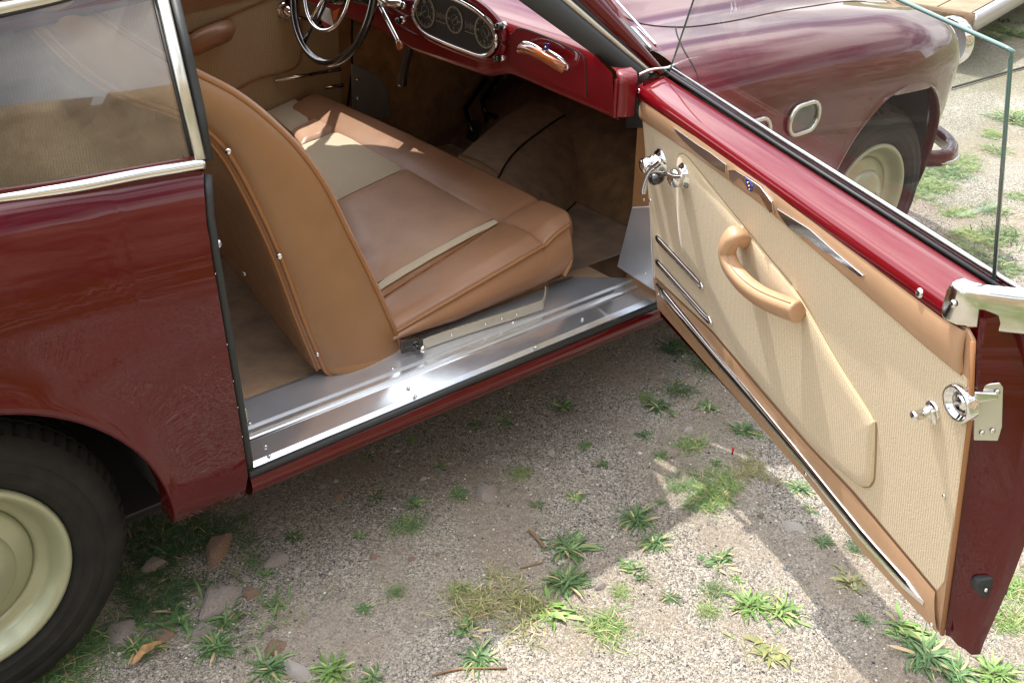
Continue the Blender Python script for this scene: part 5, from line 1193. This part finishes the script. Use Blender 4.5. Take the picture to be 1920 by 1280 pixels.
small = [(0.588, 0.161, 0), (0.723, 0.015, 0), (0.679, -0.108, 0), (0.764, -0.141, 0), (0.234, -0.143, 0), (0.159, -0.141, 0), (0.02, -0.013, 0), (0.049, 0.079, 0), (0.042, 0.127, 0), (0.158, 0.145, 0), (0.598, 0.294, 0), (0.466, 0.304, 0), (0.771, 0.248, 0), (0.835, 0.215, 0), (0.936, 0.001, 0), (1.016, 0.167, 0), (1.234, 0.061, 0), (1.225, -0.036, 0), (1.097, -0.062, 0), (1.334, -0.075, 0), (1.335, -0.245, 0), (0.693, -0.441, 0), (0.629, -0.438, 0), (0.694, -0.517, 0), (0.79, -0.565, 0), (0.856, -0.57, 0), (0.871, -0.504, 0), (0.729, -0.598, 0), (1.186, -0.524, 0), (0.917, -0.078, 0), (1.063, -0.156, 0), (-0.231, 0.115, 0), (1.145, -0.26, 0), (0.924, -0.281, 0), (0.972, -0.823, 0), (0.697, -0.394, 0), (0.286, -0.32, 0), (0.35, -0.219, 0), (-0.226, 0.034, 0)]
LM = [((0.607, 0.002, -0), 'rounded pinkish grey stone'), ((-0.068, 0.068, 0), 'large streaked stone'), ((0.005, 0.211, 0), 'orange brown stone'), ((0.092, 0.103, 0), 'flat grey stone'),
      ((1.097, -0.542, -0), 'pale flat stone chip'), ((0.847, 0.034, 0), 'white angular stone'), ((1.206, -0.114, 0), 'white flat stone'), ((-0.04, -0.202, 0), 'pale wood block'),
      ((0.632, -0.266, 0), 'broad weed by the brown twig'), ((0.374, -0.311, 0), 'sprawling yellowish grass clump'), ((1.065, -0.354, 0), 'grassy clump at the bright wedge tip'),
      ((0.279, 0.057, 0), 'rosette alone on bare dirt'), ((0.845, -0.7, 0), 'large sunlit weed patch'), ((0.73, -0.753, 0), 'reddish yellow weed'), ((1.22, 0.011, 0), 'shaded weed by the sill end'),
      ((0.602, -0.398, -0), 'pink brown stone'), ((0.388, 0.156, 0), 'rosette nearest the sill'), ((0.825, -0.29, 0), 'long-leaved weed'), ((0.982, -0.963, 0), 'big weed under the door corner'),
      ((-0.247, -0.002, 0), 'curled dry leaf'), ((0.513, -0.498, 0), 'sunlit clump left of the bright gravel'), ((1.322, -0.209, 0), 'weed under the door edge'), ((0.448, 0.081, 0), 'round green rosette')]
USED = set()
def place_label(p, what):
    c = cam.matrix_world.inverted() @ Vector(p)
    opts = []
    for q, nm in LM:
        d = cam.matrix_world.inverted() @ Vector(q); dx = c.x / -c.z - d.x / -d.z; dy = c.y / -c.z - d.y / -d.z
        dist = math.hypot(dx, dy)
        if abs(dx) > abs(dy) * 1.2: w_ = 'right of' if dx > 0 else 'left of'
        else: w_ = 'above' if dy > 0 else 'below'
        opts.append((dist, w_, nm))
    opts.sort()
    for dist, w_, nm in opts:
        lab = '%s %s%s the %s' % (what, 'just ' if dist < .04 else '', w_, nm)
        if lab not in USED: USED.add(lab); return lab
    for dist, w_, nm in opts:
        lab = '%s a little way off, %s the %s' % (what, w_, nm)
        if lab not in USED: USED.add(lab); return lab
for p in small: weed(p, rnd.uniform(.020, .034), rnd.choice([0, 0, 1, 2]), rnd.choice([0, 0, 1, 3]), place_label(p, 'small weed sprout'), 'small weeds in the gravel')
farw = [(4.501, 0.711, 0), (4.196, 0.65, 0), (3.806, 0.563, -0), (3.6, 0.51, 0), (3.469, 0.505, 0), (3.364, 0.484, 0), (4.005, 0.522, 0), (6.164, 1.634, 0), (6.187, 1.558, 0), (5.919, 1.594, 0), (3.227, 0.461, 0), (3.173, 0.221, -0), (3.317, 0.168, 0), (3.032, 0.065, 0), (2.888, -0.136, 0), (2.886, -0.043, 0), (3.541, 0.181, 0), (2.928, 0.043, 0), (6.123, 1.553, 0), (6.217, 1.71, 0), (3.706, 0.536, 0), (3.557, 0.525, -0), (3.313, 0.478, 0), (4.65, 0.767, 0), (1.218, -1.017, 0), (1.301, -1, -0), (3.137, 0.031, 0), (6.897, 2, 0)]
LM = [((3.69, 0.604, 0), 'front bumper end'), ((3.096, 0.44, 0), 'front wheel'), ((5.03, 1.144, 0), 'black cable'), ((6.527, 2.051, 0), 'trailer corner'), ((2.847, -0.095, 0), 'door glass lower corner'), ((5.55, 1.299, 0), 'door glass upper corner'),
      ((3.921, 0.441, 0), 'rear edge of the door glass'), ((1.192, -1.037, 0), 'lower corner of the door end'), ((2.913, 0.077, 0), 'car shadow edge seen through the glass'), ((3.026, 0.232, 0), 'red door shelf middle')]
for i, p in enumerate(farw): weed(p, rnd.uniform(.055, .10), 3 if i % 3 else 2, rnd.choice([0, 1, 1, 0]), place_label(p, 'green weed patch'), 'weeds beyond the door')
# short ground grass nobody could count, wider area
def grass():
    r = random.Random(5); v = []; f = []
    for c in range(900):
        x, y = r.uniform(-3, 8), r.uniform(-5, 2.6)
        if -1.2 < x < 2.9 and -1.2 < y < 1.6 and not (y > -.1): continue
        if x > 2.4 and y > -1 and r.random() < .45: continue
        if noise.noise((x * .9, y * .9, 6)) < .05: continue
        R_ = r.uniform(.03, .10)
        for i in range(26):
            a = r.uniform(0, 6.28); ox, oy = x + r.gauss(0, R_), y + r.gauss(0, R_); L = r.uniform(.02, .05); w = .0022
            z = hgt(ox, oy); d = V(math.cos(a), math.sin(a), 0); s = V(-math.sin(a), math.cos(a), 0); k = len(v); p = V(ox, oy, z)
            v += [p - s * w, p + s * w, p + d * L * .5 + V(0, 0, L * .6) + s * w, p + d * L * .5 + V(0, 0, L * .6) - s * w, p + d * L + V(0, 0, L * .7)]
            f += [(k, k + 1, k + 2, k + 3), (k + 3, k + 2, k + 4)]
    me = bpy.data.meshes.new('grass'); me.from_pydata(v, [], f); me.update(); o = link('grass', me, None, mat('short_grass', (.10, .17, .045), .6, vary=.4, vscale=4), True)
    tag(o, 'short sparse grass scattered over the gravel around the car', 'grass'); o['kind'] = 'stuff'
grass()
# stones
def rock(p, sx, sy, sz, m, label, seed, name='stone', rot=0, grp='stones in the gravel'):
    bm = bmesh.new(); bmesh.ops.create_icosphere(bm, subdivisions=3, radius=1)
    for v_ in bm.verts:
        c = v_.co; n_ = .30 * noise.noise(c * 1.3 + V(seed, 0, 0)) + .12 * noise.noise(c * 3.5 + V(seed, 5, 0)) + .05 * noise.noise(c * 8 + V(seed, 5, 3))
        c *= 1 + n_
        for ax_ in (V(.9, .3, .5), V(-.6, .7, .4), V(.1, -.8, .6), V(0, .1, 1)):
            d = c.dot(ax_.normalized()) - .68
            if d > 0: c -= ax_.normalized() * d * .9
    me = bpy.data.meshes.new(name); bm.to_mesh(me); bm.free(); me.materials.append(m)
    for q_ in me.polygons: q_.use_smooth = True
    me.set_sharp_from_angle(angle=R(28))
    o = bpy.data.objects.new(name, me); C.objects.link(o); o.location = (p[0], p[1], hz(p[0], p[1]) + sz * .10); sz *= 1.15; o.scale = (sx * 1.1, sy * 1.1, sz); o.rotation_euler = (0, 0, rot)
    tag(o, label, 'stone', grp); return o
rock((0.607, 0.002, -0), .034, .024, .020, ROCKM, 'rounded pinkish grey stone beside the green rosette', 1, rot=.5)
rock((-0.068, 0.068, 0), .050, .034, .024, ROCKM, 'large grey stone with an orange streak near the rear tyre', 2, rot=.4)
rock((-0.006, 0.044, 0), .018, .016, .012, ROCKO, 'small reddish round stone touching the large streaked stone', 3)
rock((0.005, 0.211, 0), .050, .026, .026, ROCKO, 'orange brown stone in the dark grass behind the tyre', 4, rot=.7)
rock((0.092, 0.103, 0), .030, .020, .014, ROCKM, 'flat grey stone right of the orange brown stone', 5)
rock((-0.269, 0.103, 0), .040, .028, .016, ROCKM, 'flat beige stone at the foot of the rear tyre', 6, rot=.9)
rock((1.097, -0.542, -0), .020, .026, .006, ROCKW, 'pale flat chip of stone between the weeds near the door', 7, rot=.3)
rock((0.847, 0.034, 0), .010, .009, .007, ROCKW, 'small white angular stone alone on dark gravel', 8)
rock((1.206, -0.394, 0), .013, .010, .008, ROCKM, 'small pale stone beside the dark green rosette', 9)
rock((1.206, -0.114, 0), .018, .010, .009, ROCKW, 'white flat stone above the sunlit grass clump', 10)
rock((0.602, -0.398, -0), .014, .011, .009, ROCKM, 'pink brown stone beside the tall bright weed', 11)
rock((-0.041, -0.118, 0), .024, .018, .009, ROCKO, 'flat pinkish chip above the pale wood block', 12, rot=.2)
rock((-0.039, -0.082, -0), .012, .010, .008, ROCKM, 'small pink stone next to the flat pinkish chip', 13)
rock((-0.128, 0.249, 0), .028, .022, .016, ROCKM, 'dark stone half hidden by grass beside the tyre', 14)
rock((-0.133, 0.011, 0), .024, .018, .010, ROCKM, 'flat stone under the large streaked stone', 15)
rock((-0.199, 0.044, 0), .020, .016, .010, ROCKO, 'reddish stone behind the dry curled leaf', 16)
rock((0.316, 0.207, 0), .014, .010, .009, ROCKO, 'small brown stone in the shade below the sill', 17)
for i, p in enumerate([(0.307, 0.264, 0), (0.523, 0.145, 0), (0.379, -0.104, 0), (1.003, 0.07, 0), (0.344, 0.261, 0), (0.263, -0.02, 0), (0.139, -0.084, 0), (0.516, -0.556, -0), (-0.005, 0.117, 0), (0.007, 0.092, 0), (0.109, 0.045, 0), (1.068, -0.47, 0), (0.661, -0.73, 0), (0.539, 0.28, 0), (0.324, -0.079, 0)]):
    rock(p, rnd.uniform(.006, .011), rnd.uniform(.005, .009), rnd.uniform(.004, .007), (ROCKM, ROCKW, ROCKO)[i % 3], place_label(p, 'thumbnail-sized loose stone'), 30 + i, grp='tiny loose stones')
wb = rock((-0.04, -0.202, 0), .016, .034, .018, ROCKW, 'pale rectangular block of weathered wood at the bottom edge', 50, 'wood_block', rot=.25); wb['category'] = 'wood'
# twigs, leaf, flower
def twig(pts, r_, label):
    o = tube('twig', cr_path([V(p[0], p[1], hz(p[0], p[1]) + r_ * 1.2) for p in pts], 5), r_, TWIG, None, n=6, scale=None); tag(o, label, 'twig')
twig([(0.599, -0.166, 0), (0.591, -0.208, 0), (0.584, -0.237, 0)], .004, 'short brown twig above the broad green weed')
twig([(0.158, -0.38, 0), (0.208, -0.402, 0), (0.284, -0.459, -0)], .0025, 'long thin reddish stick at the bottom edge')
twig([(0.495, -0.253, 0), (0.528, -0.261, 0), (0.549, -0.269, 0)], .002, 'thin dark twig left of the tall bright weed')
lf = []
for i in range(9):
    t = i / 8; p = V(*(-0.286, -0.006, 0)).lerp(V(*(-0.214, 0.008, 0)), t) + V(0, 0, .012 + .016 * math.sin(t * 3)); w = .008 * (1 + .3 * math.sin(i * 2.1)) * math.sin(math.pi * (.08 + .86 * t))
    lf.append([p + V(w * .7, -w, .006), p, p + V(-w * .7, w, .008)])
tag(grid('dry_leaf', lf, DRYL), 'curled orange dry leaf near the rear tyre', 'leaf')
fw = []
p0 = V(*(1.214, -0.26, 0))
o = tube('red_flower', [p0, p0 + V(0, 0, .01), p0 + V(.003, .002, .02)], .003, FLOW, None, n=8); tag(o, 'tiny red flower spike right of the sunlit grass', 'flower')
# cable on the ground
o = tube('ground_cable', cr_path([V(p[0], p[1], .012) for p in ((4.671, 1.156, 0), (4.883, 1.149, 0), (5.14, 1.142, 0), (5.414, 1.131, 0), (5.804, 1.106, 0))], 6), .006, CABLE, None, n=8); tag(o, 'dark cable lying across the gravel beyond the fender', 'cable')
# low flat-bed trailer behind the car, corner in view
tr_ = empty('flatbed_trailer', (4.9, 2.0, 0), 'wooden flatbed trailer deck with steel edge beyond the fender', 'trailer')
c0, c1_, = V(*(5.054, 1.306, 0.3)), V(*(5.761, 1.462, 0.3))
e = (c1_ - c0).normalized(); nrm = V(-e.y, e.x, 0)
if nrm.y < 0: nrm = -nrm
for i in range(8):
    a = c0 - e * .02 + nrm * (.05 + .19 * i)
    plate('deck_plank', [a, a + e * 3.2, a + e * 3.2 + nrm * .18, a + nrm * .18], (0, 0, -1), .035, WOODM, tr_)
sweep('edge_rail', [c0 + V(0, 0, -.03), c0 + e * 3.2 + V(0, 0, -.03)], [(-.02, -.045), (-.02, .045), (.02, .045), (.02, -.045)], STEEL, tr_)
sweep('end_rail', [c0 + V(0, 0, -.03), c0 + nrm * 1.6 + V(0, 0, -.03)], [(-.02, -.045), (-.02, .045), (.02, .045), (.02, -.045)], WOODM, tr_)
for k in (2.5, 3.0):
    cc = c0 + e * k + nrm * .12
    lathe('trailer_wheel', V(cc.x, cc.y, .13), nrm, [(.06, -.06), (.11, -.06), (.13, -.04), (.13, .04), (.11, .06), (.06, .06), (.05, .03), (.0005, .03)], TYRE, tr_, n=32)
